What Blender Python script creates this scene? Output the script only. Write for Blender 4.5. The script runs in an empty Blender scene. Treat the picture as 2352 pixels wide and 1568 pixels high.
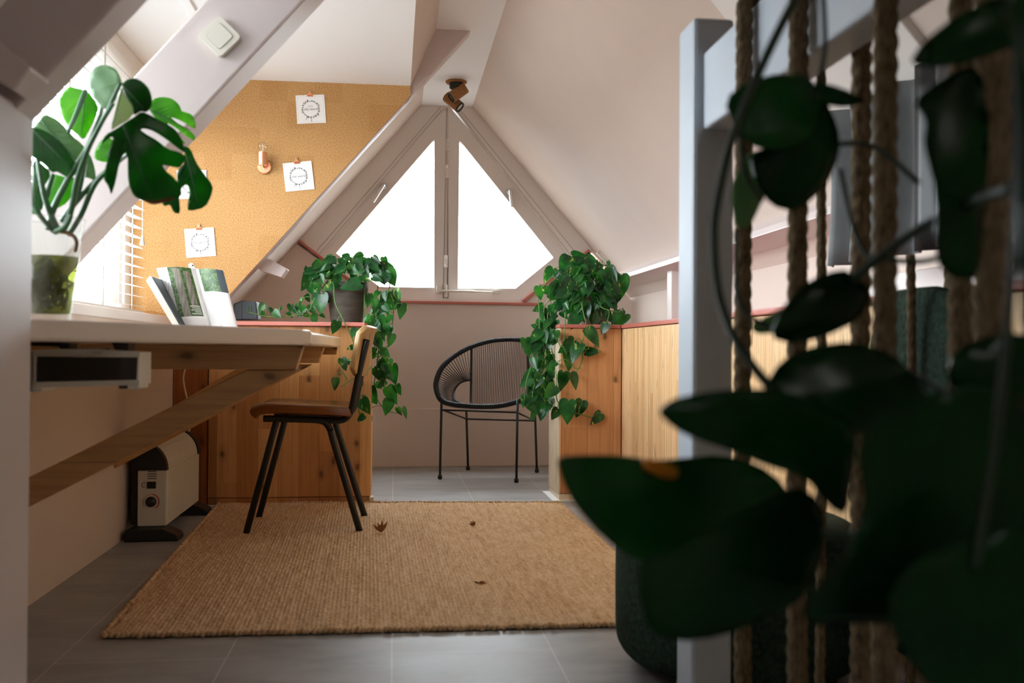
import bpy, bmesh, math, random
from mathutils import Vector, Matrix
from mathutils.geometry import delaunay_2d_cdt, tessellate_polygon
sc = bpy.context.scene
COL = sc.collection
V = Vector
R = random.Random(7)

# ---------------- camera, world, window light, exposure ----------------
FPX = 2287.0
CAMP = V((0, 0, 0.68))
yaw, pit, rol = math.atan(0.1185), math.atan(0.00967), 0.006
FW = V((math.sin(yaw)*math.cos(pit), math.cos(yaw)*math.cos(pit), math.sin(pit)))
R0 = V((math.cos(yaw), -math.sin(yaw), 0)); U0 = R0.cross(FW)
RT = R0*math.cos(rol) + U0*math.sin(rol)
UP = U0*math.cos(rol) - R0*math.sin(rol)
cd = bpy.data.cameras.new('camera'); cam = bpy.data.objects.new('camera', cd); COL.objects.link(cam)
M = Matrix.Identity(4)
for i in range(3):
    M[i][0], M[i][1], M[i][2], M[i][3] = RT[i], UP[i], -FW[i], CAMP[i]
cam.matrix_world = M
cd.sensor_width = 36; cd.lens = FPX*36/2352; cd.clip_start = 0.02
cd.dof.use_dof = True; cd.dof.focus_distance = 4.1; cd.dof.aperture_fstop = 4.0
sc.camera = cam

W = bpy.data.worlds.new('sky'); sc.world = W; W.use_nodes = True
bg = W.node_tree.nodes['Background']
bg.inputs[1].default_value = 9.5
_n = W.node_tree.nodes; _tc = _n.new('ShaderNodeTexCoord'); _sx = _n.new('ShaderNodeSeparateXYZ'); _cr = _n.new('ShaderNodeValToRGB')
W.node_tree.links.new(_tc.outputs['Generated'], _sx.inputs[0]); W.node_tree.links.new(_sx.outputs['Z'], _cr.inputs[0])
_e = _cr.color_ramp.elements; _e[0].position = 0.0; _e[0].color = (0.13, 0.125, 0.115, 1); _e[1].position = 0.03; _e[1].color = (0.86, 0.94, 1.0, 1)
W.node_tree.links.new(_cr.outputs[0], bg.inputs[0])

def portal(name, loc, rot, sx, sy):
    l = bpy.data.lights.new(name, 'AREA'); l.shape = 'RECTANGLE'; l.size = sx; l.size_y = sy
    l.cycles.is_portal = True
    o = bpy.data.objects.new(name, l); o.location = loc; o.rotation_euler = rot; COL.objects.link(o)
portal('gable_daylight_portal', (0.32, 6.02, 1.45), (math.radians(-90), 0, 0), 1.8, 1.6)
portal('dormer_daylight_portal', (-1.19, 3.0, 1.33), (0, math.radians(-90), 0), 1.1, 2.7)

portal('added_window_portal', (1.02, -0.72, 1.56), (0, math.radians(139), 0), 0.5, 0.55)  # guides sky light through the added roof window behind the camera
sc.view_settings.view_transform = 'Standard'; sc.view_settings.look = 'None'
sc.view_settings.gamma = 1; sc.view_settings.use_curve_mapping = False
sc.view_settings.exposure = 1.15
sc.cycles.max_bounces = 10; sc.cycles.diffuse_bounces = 8; sc.cycles.glossy_bounces = 3
sc.cycles.transmission_bounces = 6; sc.cycles.transparent_max_bounces = 12
sc.cycles.caustics_reflective = False; sc.cycles.caustics_refractive = False
sc.cycles.use_denoising = True; sc.cycles.sample_clamp_indirect = 6

# ---------------- pixel helpers (photo frame 2352 x 1568) ----------------
def ray(px, py):
    return FW + RT*((px-1176)/FPX) + UP*((784-py)/FPX)
def at(px, py, Y):
    d = ray(px, py); return CAMP + d*(Y/d.y)
def onz(px, py, z=0.0):
    d = ray(px, py); return CAMP + d*((z-CAMP.z)/d.z)
def onx(px, py, X):
    d = ray(px, py); return CAMP + d*(X/d.x)

# ---------------- materials ----------------
def srgb(r, g, b):
    f = lambda c: (c/255/12.92) if c/255 <= 0.04045 else ((c/255+0.055)/1.055)**2.4
    return (f(r), f(g), f(b), 1)
class NT:
    def __init__(s, name):
        s.m = bpy.data.materials.new(name); s.m.use_nodes = True
        s.t = s.m.node_tree; s.n = s.t.nodes; s.p = s.n['Principled BSDF']; s.out = s.n['Material Output']
        s.co = s.n.new('ShaderNodeTexCoord').outputs['Object']
    def L(s, a, b): s.t.links.new(a, b)
    def setin(s, sock, v):
        if hasattr(v, 'is_linked') or isinstance(v, bpy.types.NodeSocket): s.L(v, sock)
        else: sock.default_value = v
    def mapping(s, scale=(1,1,1), rot=(0,0,0), src=None):
        k = s.n.new('ShaderNodeMapping'); k.inputs['Scale'].default_value = scale; k.inputs['Rotation'].default_value = rot
        s.L(src or s.co, k.inputs['Vector']); return k.outputs[0]
    def noise(s, scale, vec=None, detail=3, rough=0.5, dist=0):
        k = s.n.new('ShaderNodeTexNoise'); k.inputs['Scale'].default_value = scale
        k.inputs['Detail'].default_value = detail; k.inputs['Roughness'].default_value = rough; k.inputs['Distortion'].default_value = dist
        s.L(vec or s.co, k.inputs['Vector']); return k.outputs['Fac']
    def math(s, op, a, b=0.0, c=0.0):
        k = s.n.new('ShaderNodeMath'); k.operation = op
        s.setin(k.inputs[0], a); s.setin(k.inputs[1], b); s.setin(k.inputs[2], c); return k.outputs[0]
    def ramp(s, fac, stops):
        k = s.n.new('ShaderNodeValToRGB'); e = k.color_ramp.elements
        while len(e) < len(stops): e.new(0.5)
        for i, (p, c) in enumerate(stops):
            e[i].position = p; e[i].color = c if len(c) == 4 else (*c, 1)
        s.L(fac, k.inputs[0]); return k.outputs[0]
    def mix(s, f, a, b, mode='MIX'):
        k = s.n.new('ShaderNodeMix'); k.data_type = 'RGBA'; k.blend_type = mode
        s.setin(k.inputs[0], f); s.setin(k.inputs[6], a); s.setin(k.inputs[7], b); return k.outputs[2]
    def bump(s, h, strength=0.3, dist=0.002):
        k = s.n.new('ShaderNodeBump'); k.inputs['Strength'].default_value = strength; k.inputs['Distance'].default_value = dist
        s.L(h, k.inputs['Height']); s.L(k.outputs[0], s.p.inputs['Normal'])
    def sep(s, src=None):
        k = s.n.new('ShaderNodeSeparateXYZ'); s.L(src or s.co, k.inputs[0]); return k.outputs
    def comb(s, x, y, z):
        k = s.n.new('ShaderNodeCombineXYZ')
        for i, v in enumerate((x, y, z)): s.setin(k.inputs[i], v)
        return k.outputs[0]
    def white(s, v):
        k = s.n.new('ShaderNodeTexWhiteNoise'); k.noise_dimensions = '3D'; s.L(v, k.inputs['Vector']); return k.outputs['Value']
    def fin(s, col, rough=0.5, metal=0.0, spec=0.5):
        s.setin(s.p.inputs['Base Color'], col); s.setin(s.p.inputs['Roughness'], rough)
        s.p.inputs['Metallic'].default_value = metal; s.p.inputs['Specular IOR Level'].default_value = spec
        return s.m

def plain(name, c, rough=0.5, metal=0, var=0.06, scale=6, bump=0, bscale=200, spec=0.5):
    t = NT(name); n = t.noise(scale)
    lo = tuple(x*(1-var) for x in c[:3]); hi = tuple(min(1, x*(1+var)) for x in c[:3])
    col = t.ramp(n, [(0.3, lo), (0.7, hi)])
    if bump: t.bump(t.noise(bscale, detail=4), bump, 0.001)
    return t.fin(col, rough, metal, spec)

def pine(name, cols, ax, width, knots=True, along=2, rough=0.42, grain=1.0):
    """boards side by side across axis ax, grain running along axis `along`"""
    t = NT(name); x = t.sep()
    b = t.math('DIVIDE', x[ax], width); i = t.math('FLOOR', b)
    f = t.math('FRACT', b)
    seg = t.math('FLOOR', t.math('ADD', t.math('DIVIDE', x[along], 0.9), t.math('MULTIPLY', i, 0.37)))
    rnd = t.white(t.comb(i, seg, 3.3))
    base = t.ramp(rnd, [(0.0, cols[0]), (0.5, cols[1]), (1.0, cols[2])])
    sc_ = [70*grain]*3; sc_[along] = 3.0
    off = t.n.new('ShaderNodeVectorMath'); off.operation = 'ADD'
    t.L(t.mapping(tuple(sc_)), off.inputs[0]); t.L(t.comb(t.math('MULTIPLY', rnd, 31.0), t.math('MULTIPLY', i, 5.3), t.math('MULTIPLY', rnd, 17.0)), off.inputs[1])
    g = t.noise(1.0, off.outputs[0], detail=4, rough=0.6, dist=0.6)
    col = t.mix(t.math('MULTIPLY', t.math('SUBTRACT', g, 0.42), 1.6), base, t.mix(1.0, base, (0.55, 0.42, 0.30, 1), 'MULTIPLY'))
    if knots:
        k = t.n.new('ShaderNodeTexVoronoi'); k.voronoi_dimensions = '2D'; wob = t.math('MULTIPLY', t.noise(30), 0.12)
        t.L(t.comb(t.math('ADD', t.math('MULTIPLY', x[ax], 10.5), wob), t.math('ADD', t.math('MULTIPLY', x[along], 5.5), wob), 0.0), k.inputs['Vector']); k.inputs['Scale'].default_value = 1.0
        kk = t.ramp(k.outputs['Distance'], [(0.0, (1,1,1)), (0.07, (0.85,0.85,0.85)), (0.11, (0.35,0.35,0.35)), (0.20, (0.1,0.1,0.1)), (0.3, (0,0,0))])
        pick = t.math('GREATER_THAN', t.white(k.outputs['Position']), 0.55)
        col = t.mix(t.math('MULTIPLY', kk, t.math('MULTIPLY', pick, 0.85)), col, (0.075, 0.028, 0.010, 1))
    else:
        st = [95.0]*3; st[along] = 9.0
        w = t.ramp(t.noise(1.0, t.mapping(tuple(st)), detail=2), [(0.66, (0,0,0)), (0.72, (1,1,1))])
        col = t.mix(t.math('MULTIPLY', w, 0.75), col, (0.16, 0.075, 0.03, 1))
    edge = t.math('MINIMUM', f, t.math('SUBTRACT', 1.0, f))
    line = t.math('LESS_THAN', edge, 0.0009/width)
    col = t.mix(t.math('MULTIPLY', line, 0.6), col, (0.10, 0.05, 0.02, 1))
    t.bump(g, 0.12, 0.001)
    return t.fin(col, rough)

MT = {}
MT['wall'] = plain('pink_beige_plaster', srgb(214, 198, 186), 0.75, var=0.02, scale=3, bump=0.25, bscale=260)
MT['white'] = plain('white_plaster', srgb(240, 242, 243), 0.7, var=0.01, scale=2, bump=0.08, bscale=200)
MT['beam'] = plain('mauve_satin_paint', srgb(210, 198, 196), 0.38, var=0.02, scale=5, bump=0.06, bscale=60)
MT['frame'] = plain('window_paint', srgb(228, 222, 216), 0.4, var=0.015, scale=4)
MT['gapdark'] = plain('gasket', srgb(124, 121, 117), 0.7)
MT['groove'] = plain('groove_shadow_gap', srgb(176, 170, 163), 0.7)
MT['pinktrim'] = plain('salmon_paint', srgb(226, 140, 126), 0.42, var=0.04, scale=12, bump=0.06, bscale=80)
MT['redtrim'] = plain('red_brown_paint', srgb(188, 106, 92), 0.42, var=0.05, scale=12, bump=0.06, bscale=80)
MT['desk'] = plain('cream_lacquer', srgb(216, 202, 190), 0.22, var=0.02, scale=3)
MT['steel'] = plain('black_steel', (0.006, 0.007, 0.006, 1), 0.38, var=0.1)
MT['blackcord'] = plain('black_pvc_cord', (0.006, 0.008, 0.010, 1), 0.28, var=0.1)
MT['chrome'] = plain('brushed_aluminium', (0.75, 0.75, 0.76, 1), 0.28, 1.0, var=0.03)
MT['copper'] = plain('copper', (0.95, 0.50, 0.30, 1), 0.3, 1.0, var=0.03)
MT['brass'] = plain('tan_cork_shade', srgb(150, 105, 55), 0.55, var=0.14, scale=90, bump=0.15, bscale=300)
MT['plastic_w'] = plain('off_white_plastic', srgb(226, 222, 210), 0.35, var=0.01)
MT['blind'] = None
MT['paper'] = plain('paper', srgb(244, 242, 240), 0.65, var=0.01)
MT['pages'] = None
MT['ink'] = plain('ink_grey', srgb(120, 118, 122), 0.8)
MT['inkfaint'] = plain('ink_pale', srgb(206, 204, 202), 0.8)
MT['inkgreen'] = plain('ink_green', srgb(110, 150, 125), 0.8)
MT['black'] = plain('black_plastic', (0.010, 0.011, 0.011, 1), 0.4)
MT['slate'] = plain('dark_slate_plastic', srgb(58, 68, 74), 0.5, var=0.06)
MT['red'] = plain('red_print', srgb(190, 30, 30), 0.5)
MT['darkglass'] = plain('dark_glass', (0.012, 0.014, 0.008, 1), 0.06, var=0.2, scale=8)
MT['heater_w'] = plain('heater_enamel', srgb(214, 214, 204), 0.4, var=0.02)
MT['heater_g'] = plain('heater_bevel', srgb(150, 160, 165), 0.35)
MT['railwhite'] = plain('grey_white_paint', srgb(178, 187, 196), 0.5, var=0.04, scale=10, bump=0.1, bscale=40)
MT['pot'] = None
MT['curtain'] = plain('grey_cloth', srgb(112, 115, 115), 0.7, var=0.06, scale=20)
MT['pinewarm'] = pine('knotty_pine', [srgb(188,130,74), srgb(222,170,110), srgb(164,108,60)], 0, 0.088)
MT['pinered'] = pine('reddish_pine', [srgb(150,84,40), srgb(172,104,52), srgb(140,76,36)], 0, 0.11)
MT['pineend'] = pine('end_pine', [srgb(210,152,102), srgb(200,140,90), srgb(220,166,116)], 0, 0.12)
MT['pinestrip'] = pine('strip_pine', [srgb(232,190,138), srgb(240,204,156), srgb(222,176,122)], 1, 0.034, knots=False)
MT['pinesidelit'] = pine('lit_side_pine', [srgb(226,206,176), srgb(232,214,186), srgb(220,198,166)], 1, 0.05, knots=False)  # pale tone has the window light on the left-facing side put in
MT['brace'] = pine('painted_brace_wood', [srgb(204,160,106), srgb(210,166,112), srgb(196,152,98)], 2, 0.4, along=0)
MT['seatwood'] = pine('lacquered_seat_wood', [srgb(126,74,32), srgb(136,82,38), srgb(118,68,28)], 1, 0.5, knots=False, along=0, rough=0.22, grain=0.6)
MT['backwood'] = pine('light_plywood', [srgb(206,170,118), srgb(210,174,122), srgb(198,162,112)], 1, 0.6, knots=False, along=2, rough=0.25, grain=0.5)

t = NT('cork'); x = t.sep()
ti = t.white(t.comb(t.math('FLOOR', t.math('DIVIDE', x[0], 0.118)), 0.5, t.math('FLOOR', t.math('DIVIDE', x[2], 0.118))))
c = t.ramp(t.noise(240, detail=5, rough=0.7), [(0.32, srgb(112,74,36)), (0.44, srgb(182,136,84)), (0.58, srgb(204,160,108)), (0.7, srgb(228,194,148))])
big = t.noise(5, detail=4)
c = t.mix(t.math('MULTIPLY', t.math('GREATER_THAN', ti, 0.72), 0.3), c, t.mix(1.0, c, (0.80, 0.70, 0.58, 1), 'MULTIPLY'))
c = t.mix(t.math('MULTIPLY', t.math('GREATER_THAN', big, 0.55), 0.15), c, t.mix(1.0, c, (0.86, 0.78, 0.66, 1), 'MULTIPLY'))
stain = t.math('LESS_THAN', t.math('ADD', x[2], t.math('MULTIPLY', t.noise(26, detail=4), 0.05)), 0.865)
c = t.mix(t.math('MULTIPLY', stain, 0.5), c, t.mix(1.0, c, (0.60, 0.42, 0.22, 1), 'MULTIPLY'))
t.bump(t.noise(150, detail=5), 0.2, 0.001)
MT['cork'] = t.fin(c, 0.85, spec=0.2)

t = NT('grey_floor_tiles'); x = t.sep()
TW, TL = 0.362, 0.725
u = t.math('DIVIDE', t.math('ADD', x[0], 0.0), TW); ci = t.math('FLOOR', u); fu = t.math('FRACT', u)
v = t.math('ADD', t.math('DIVIDE', t.math('SUBTRACT', x[1], 2.255), TL), t.math('MULTIPLY', t.math('MODULO', t.math('ABSOLUTE', ci), 2.0), 0.42)); fv = t.math('FRACT', v)
eu = t.math('MULTIPLY', t.math('MINIMUM', fu, t.math('SUBTRACT', 1.0, fu)), TW)
ev = t.math('MULTIPLY', t.math('MINIMUM', fv, t.math('SUBTRACT', 1.0, fv)), TL)
joint = t.math('LESS_THAN', t.math('MINIMUM', eu, ev), 0.0011)
n1 = t.noise(3.0, t.mapping((1, 2.5, 1)), detail=8, rough=0.65)
c = t.ramp(n1, [(0.3, srgb(132,132,131)), (0.5, srgb(156,156,154)), (0.7, srgb(172,172,170))])
tr = t.white(t.comb(ci, t.math('FLOOR', v), 1.5))
c = t.mix(t.math('MULTIPLY', tr, 0.12), c, srgb(120,124,128))
c = t.mix(t.math('MULTIPLY', joint, 0.75), c, srgb(214,212,208))
t.bump(n1, 0.05, 0.002)
MT['floor'] = t.fin(c, t.math('ADD', 0.36, t.math('MULTIPLY', n1, 0.2)), spec=0.45)

t = NT('jute'); x = t.sep()
n = t.noise(1.0, t.mapping((70, 9, 40)), detail=6, rough=0.8)
n2 = t.noise(1.0, t.mapping((100, 110, 40)), detail=4, rough=0.7)
c = t.ramp(t.math('ADD', t.math('MULTIPLY', n, 0.6), t.math('MULTIPLY', n2, 0.4)), [(0.26, srgb(100,74,48)), (0.37, srgb(178,144,106)), (0.52, srgb(212,182,144)), (0.68, srgb(232,212,184)), (0.8, srgb(212,208,200))])
c = t.mix(t.math('MULTIPLY', t.noise(3.2, detail=3), 0.3), c, t.mix(1.0, c, (1.0, 0.84, 0.66, 1), 'MULTIPLY'))
MT['jute'] = t.fin(c, 0.95, spec=0.1)

t = NT('hemp_rope')
n = t.noise(1.0, t.mapping((260, 260, 60)), detail=3)
MT['rope'] = t.fin(t.ramp(n, [(0.3, srgb(70,58,42)), (0.7, srgb(122,106,82))]), 0.95, spec=0.1)

def leafmat(name, cols, varieg=0.0, trans=0.35, rough=0.35, scale=14, spec=0.5):
    t = NT(name)
    c = t.ramp(t.noise(scale, detail=2), [(0.3, cols[0]), (0.5, cols[1]), (0.72, cols[2])])
    if varieg:
        w = t.ramp(t.noise(scale*2.3, t.mapping((1, 1, 0.35)), detail=5, rough=0.7, dist=0.8), [(0.66-varieg, (0,0,0)), (0.70-varieg, (1,1,1))])
        c = t.mix(t.math('MULTIPLY', w, 0.8), c, srgb(176, 196, 104))
    t.fin(c, rough, spec=spec)
    tr = t.n.new('ShaderNodeBsdfTranslucent'); t.L(t.mix(1.0, c, (1.6, 1.9, 0.5, 1), 'MULTIPLY'), tr.inputs[0])
    mx = t.n.new('ShaderNodeMixShader'); mx.inputs[0].default_value = trans
    t.L(t.p.outputs[0], mx.inputs[1]); t.L(tr.outputs[0], mx.inputs[2]); t.L(mx.outputs[0], t.out.inputs[0])
    return t.m
MT['pothos'] = leafmat('pothos_leaf', [srgb(18,58,28), srgb(30,86,40), srgb(54,118,50)], 0.05, 0.3, 0.25)
MT['pothosold'] = leafmat('pothos_yellow_leaf', [srgb(190,120,20), srgb(214,150,30), srgb(120,130,40)], 0, 0.35)
MT['vine'] = plain('vine_green', srgb(92, 128, 62), 0.5, var=0.15, scale=20)
MT['m_dark'] = leafmat('monstera_dark_leaf', [srgb(10,66,18), srgb(18,92,26), srgb(32,112,36)], 0, 0.55, 0.25)
MT['m_mid'] = leafmat('monstera_mid_leaf', [srgb(30,84,34), srgb(48,106,48), srgb(70,124,66)], 0, 0.35, 0.3)
MT['m_grey'] = leafmat('monstera_leaf_underside', [srgb(78,122,74), srgb(92,136,86), srgb(106,148,98)], 0, 0.2, 0.4)
MT['m_pale'] = leafmat('monstera_pale_underside', [srgb(214,224,206), srgb(228,234,220), srgb(180,170,110)], 0, 0.12, 0.35, 9)
MT['m_lime'] = leafmat('monstera_young_leaf', [srgb(74,138,34), srgb(96,160,44), srgb(130,180,66)], 0, 0.5, 0.35)
MT['stem'] = plain('monstera_stem', srgb(56, 104, 62), 0.35, var=0.2, scale=12)
MT['root'] = plain('aerial_root', srgb(128, 92, 56), 0.7, var=0.2, scale=30)
MT['rootg'] = plain('water_root', srgb(150, 150, 74), 0.6, var=0.25, scale=40)
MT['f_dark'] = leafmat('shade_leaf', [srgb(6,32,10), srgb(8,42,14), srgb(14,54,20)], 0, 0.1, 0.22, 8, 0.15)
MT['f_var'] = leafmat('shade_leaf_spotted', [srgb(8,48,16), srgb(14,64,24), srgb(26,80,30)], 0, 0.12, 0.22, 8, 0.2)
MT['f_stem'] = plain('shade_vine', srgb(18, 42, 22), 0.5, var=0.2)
MT['boucle'] = plain('green_boucle', srgb(40, 54, 44), 0.9, var=0.5, scale=110, bump=0.8, bscale=160, spec=0.1)
MT['dry'] = plain('dry_leaf', srgb(176, 128, 78), 0.8, var=0.2, scale=60)
MT['leafbrown'] = plain('brown_leaf_edge', srgb(110, 66, 30), 0.8, var=0.25, scale=60)

t = NT('weathered_clay'); n = t.noise(1.0, t.mapping((9, 9, 34)), detail=6, rough=0.65, dist=0.6)
MT['pot'] = t.fin(t.ramp(n, [(0.3, srgb(54,51,44)), (0.55, srgb(80,76,67)), (0.75, srgb(108,104,94))]), 0.85)
t = NT('pale_clay')
MT['pot2'] = t.fin(t.ramp(t.noise(20), [(0.3, srgb(132,104,92)), (0.7, srgb(152,122,108))]), 0.8)

t = NT('blind_slat'); t.fin(t.ramp(t.noise(4), [(0.3, srgb(246,246,246)), (0.7, srgb(250,250,250))]), 0.4)
tr = t.n.new('ShaderNodeBsdfTranslucent'); tr.inputs[0].default_value = (0.95, 0.95, 0.95, 1)
mx = t.n.new('ShaderNodeMixShader'); mx.inputs[0].default_value = 0.35
t.L(t.p.outputs[0], mx.inputs[1]); t.L(tr.outputs[0], mx.inputs[2]); t.L(mx.outputs[0], t.out.inputs[0]); MT['blind'] = t.m
t = NT('page_block'); x = t.sep()
MT['pages'] = t.fin(t.ramp(t.noise(1.0, t.mapping((420, 420, 3)), detail=1), [(0.35, srgb(196,194,192)), (0.6, srgb(244,242,240))]), 0.7)

def thin_glass(name, tint, gloss=0.08):
    t = NT(name)
    tr = t.n.new('ShaderNodeBsdfTransparent'); gl = t.n.new('ShaderNodeBsdfGlossy'); gl.inputs['Roughness'].default_value = 0.02
    t.L(t.ramp(t.noise(6), [(0.3, tint), (0.7, tuple(min(1, c*1.03) for c in tint[:3]))]), tr.inputs[0])
    lw = t.n.new('ShaderNodeLayerWeight'); lw.inputs[0].default_value = 0.25
    mx = t.n.new('ShaderNodeMixShader'); t.L(t.math('ADD', t.math('MULTIPLY', lw.outputs['Facing'], 0.16), gloss*0.3), mx.inputs[0])
    t.L(tr.outputs[0], mx.inputs[1]); t.L(gl.outputs[0], mx.inputs[2]); t.L(mx.outputs[0], t.out.inputs[0])
    return t.m
MT['pane'] = thin_glass('window_glass', (0.97, 0.98, 0.98))
MT['glass'] = thin_glass('vase_glass', (0.95, 0.965, 0.955), 0.02)
MT['water'] = thin_glass('green_water', (0.36, 0.38, 0.13), 0.1)
MT['bulbglass'] = thin_glass('bulb_glass', (0.92, 0.92, 0.92), 0.2)
t = NT('garden_print')
n = t.noise(120, detail=4, rough=0.7)
MT['gprint'] = t.fin(t.ramp(n, [(0.3, srgb(24,40,20)), (0.5, srgb(64,98,48)), (0.64, srgb(110,140,80)), (0.8, srgb(196,190,110))]), 0.4)
t = NT('fence_print')
n = t.noise(1.0, t.mapping((160, 60, 10)), detail=3)
MT['fprint'] = t.fin(t.ramp(n, [(0.3, srgb(96,92,82)), (0.7, srgb(158,152,138))]), 0.4)
t = NT('grass_mat')
MT['facade'] = plain('pale_render', srgb(240, 240, 242), 0.8)
MT['facwin'] = plain('facade_window', srgb(150, 170, 196), 0.3)
# ---------------- mesh helpers ----------------
def wloc(o):
    l = V((0, 0, 0))
    while o is not None: l += o.location; o = o.parent
    return l
class MB:
    def __init__(s): s.v = []; s.f = []; s.mi = []
    def add(s, vs, fs, mi=0):
        o = len(s.v); s.v += [V(v) for v in vs]
        for f in fs: s.f.append([i+o for i in f]); s.mi.append(mi)
    def box(s, a, b, mi=0):
        x0,x1 = sorted((a[0],b[0])); y0,y1 = sorted((a[1],b[1])); z0,z1 = sorted((a[2],b[2]))
        s.add([(x0,y0,z0),(x1,y0,z0),(x1,y1,z0),(x0,y1,z0),(x0,y0,z1),(x1,y0,z1),(x1,y1,z1),(x0,y1,z1)],
              [(3,2,1,0),(4,5,6,7),(0,1,5,4),(1,2,6,5),(2,3,7,6),(3,0,4,7)], mi); return s
    def prism(s, pts, off, mi=0):
        pts = [V(p) for p in pts]; off = V(off); n = len(pts)
        tri = tessellate_polygon([pts])
        vs = pts + [p+off for p in pts]
        fs = [tuple(t_) for t_ in tri] + [tuple(i+n for i in reversed(t_)) for t_ in tri]
        fs += [(i, (i+1) % n, (i+1) % n+n, i+n) for i in range(n)]
        s.add(vs, fs, mi); return s
    def ring(s, outer, inner, off, mi=0):
        n = len(outer); off = V(off); o = [V(p) for p in outer]; i_ = [V(p) for p in inner]
        vs = o + i_ + [p+off for p in o] + [p+off for p in i_]; fs = []
        for k in range(n):
            j = (k+1) % n
            fs += [(k,j,n+j,n+k), (2*n+j,2*n+k,3*n+k,3*n+j), (j,k,2*n+k,2*n+j), (n+k,n+j,3*n+j,3*n+k)]
        s.add(vs, fs, mi); return s
    def tube(s, pts, r, n=8, mi=0, cap=True):
        pts = [V(p) for p in pts]; m = len(pts)
        rs = r if isinstance(r, (list, tuple)) else [r]*m
        T = [(pts[min(i+1, m-1)]-pts[max(i-1, 0)]).normalized() for i in range(m)]
        a = T[0].orthogonal().normalized(); vs = []
        for i in range(m):
            a = (a - T[i]*a.dot(T[i])).normalized(); b = T[i].cross(a)
            for k in range(n):
                th = 2*math.pi*k/n; vs.append(pts[i] + (a*math.cos(th)+b*math.sin(th))*rs[i])
        fs = [(i*n+k, i*n+(k+1) % n, (i+1)*n+(k+1) % n, (i+1)*n+k) for i in range(m-1) for k in range(n)]
        if cap: fs += [tuple(reversed(range(n))), tuple((m-1)*n+k for k in range(n))]
        s.add(vs, fs, mi); return s
    def loop(s, pts, r, n=8, mi=0):
        pts = [V(p) for p in pts]; m = len(pts); vs = []
        cen = sum(pts, V())/m
        for i in range(m):
            T = (pts[(i+1) % m]-pts[i-1]).normalized(); a = (pts[i]-cen); a = (a-T*a.dot(T)).normalized(); b = T.cross(a)
            for k in range(n):
                th = 2*math.pi*k/n; vs.append(pts[i] + (a*math.cos(th)+b*math.sin(th))*r)
        s.add(vs, [(i*n+k, i*n+(k+1) % n, ((i+1) % m)*n+(k+1) % n, ((i+1) % m)*n+k) for i in range(m) for k in range(n)], mi); return s
    def lathe(s, prof, c, axis=(0,0,1), n=28, mi=0):
        axis = V(axis).normalized(); a = axis.orthogonal().normalized(); b = axis.cross(a); c = V(c); vs = []
        for (r, h) in prof:
            for k in range(n):
                th = 2*math.pi*k/n; vs.append(c+axis*h+(a*math.cos(th)+b*math.sin(th))*max(r, 1e-5))
        m = len(prof)
        s.add(vs, [(i*n+k, i*n+(k+1) % n, (i+1)*n+(k+1) % n, (i+1)*n+k) for i in range(m-1) for k in range(n)], mi); return s
    def grid(s, rows, mi=0):
        n = len(rows[0]); vs = [p for r_ in rows for p in r_]
        s.add(vs, [(i*n+k, i*n+k+1, (i+1)*n+k+1, (i+1)*n+k) for i in range(len(rows)-1) for k in range(n-1)], mi); return s
    def build(s, name, mats, parent=None, smooth=False, bevel=0, solid=0, subsurf=0, loc=None):
        base = wloc(parent) if parent else (V(loc) if loc else V((0,0,0)))
        me = bpy.data.meshes.new(name); me.from_pydata([tuple(v-base) for v in s.v], [], s.f); me.validate()
        for m in (mats if isinstance(mats, (list, tuple)) else [mats]): me.materials.append(m)
        if len(me.polygons) == len(s.mi): me.polygons.foreach_set('material_index', s.mi)
        bm = bmesh.new(); bm.from_mesh(me); bmesh.ops.recalc_face_normals(bm, faces=bm.faces); bm.to_mesh(me); bm.free()
        if smooth: me.polygons.foreach_set('use_smooth', [True]*len(me.polygons))
        o = bpy.data.objects.new(name, me); COL.objects.link(o)
        if parent: o.parent = parent
        elif loc: o.location = loc
        if bevel:
            b = o.modifiers.new('bevel', 'BEVEL'); b.width = bevel; b.segments = 2; b.limit_method = 'ANGLE'; b.angle_limit = math.radians(40)
        if solid:
            b = o.modifiers.new('solid', 'SOLIDIFY'); b.thickness = solid; b.offset = 0
        if subsurf:
            b = o.modifiers.new('sub', 'SUBSURF'); b.levels = subsurf; b.render_levels = subsurf
        return o
def tag(o, label, cat, group=None, kind=None):
    o['label'] = label; o['category'] = cat
    if group: o['group'] = group
    if kind: o['kind'] = kind
    return o
def thing(name, label, cat, loc, group=None):
    o = bpy.data.objects.new(name, None); COL.objects.link(o); o.location = loc; o.empty_display_size = 0.05
    return tag(o, label, cat, group)
def struct(name, mb, m, bevel=0, parent=None, **k):
    o = mb.build(name, m, parent, bevel=bevel, **k)
    if not parent: o['kind'] = 'structure'
    return o
def crv(pts, n=8, closed=False):
    pts = [V(p) for p in pts]; m = len(pts); out = []
    for i in range(m if closed else m-1):
        g = (lambda k: pts[k % m]) if closed else (lambda k: pts[max(0, min(m-1, k))])
        p0, p1, p2, p3 = g(i-1), g(i), g(i+1), g(i+2)
        for k in range(n):
            u = k/n
            out.append(0.5*((2*p1)+(p2-p0)*u+(2*p0-5*p1+4*p2-p3)*u*u+(3*p1-p0-3*p2+p3)*u**3))
    if not closed: out.append(pts[-1])
    return out
def lerp(a, b, u): return a+(b-a)*u

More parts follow.
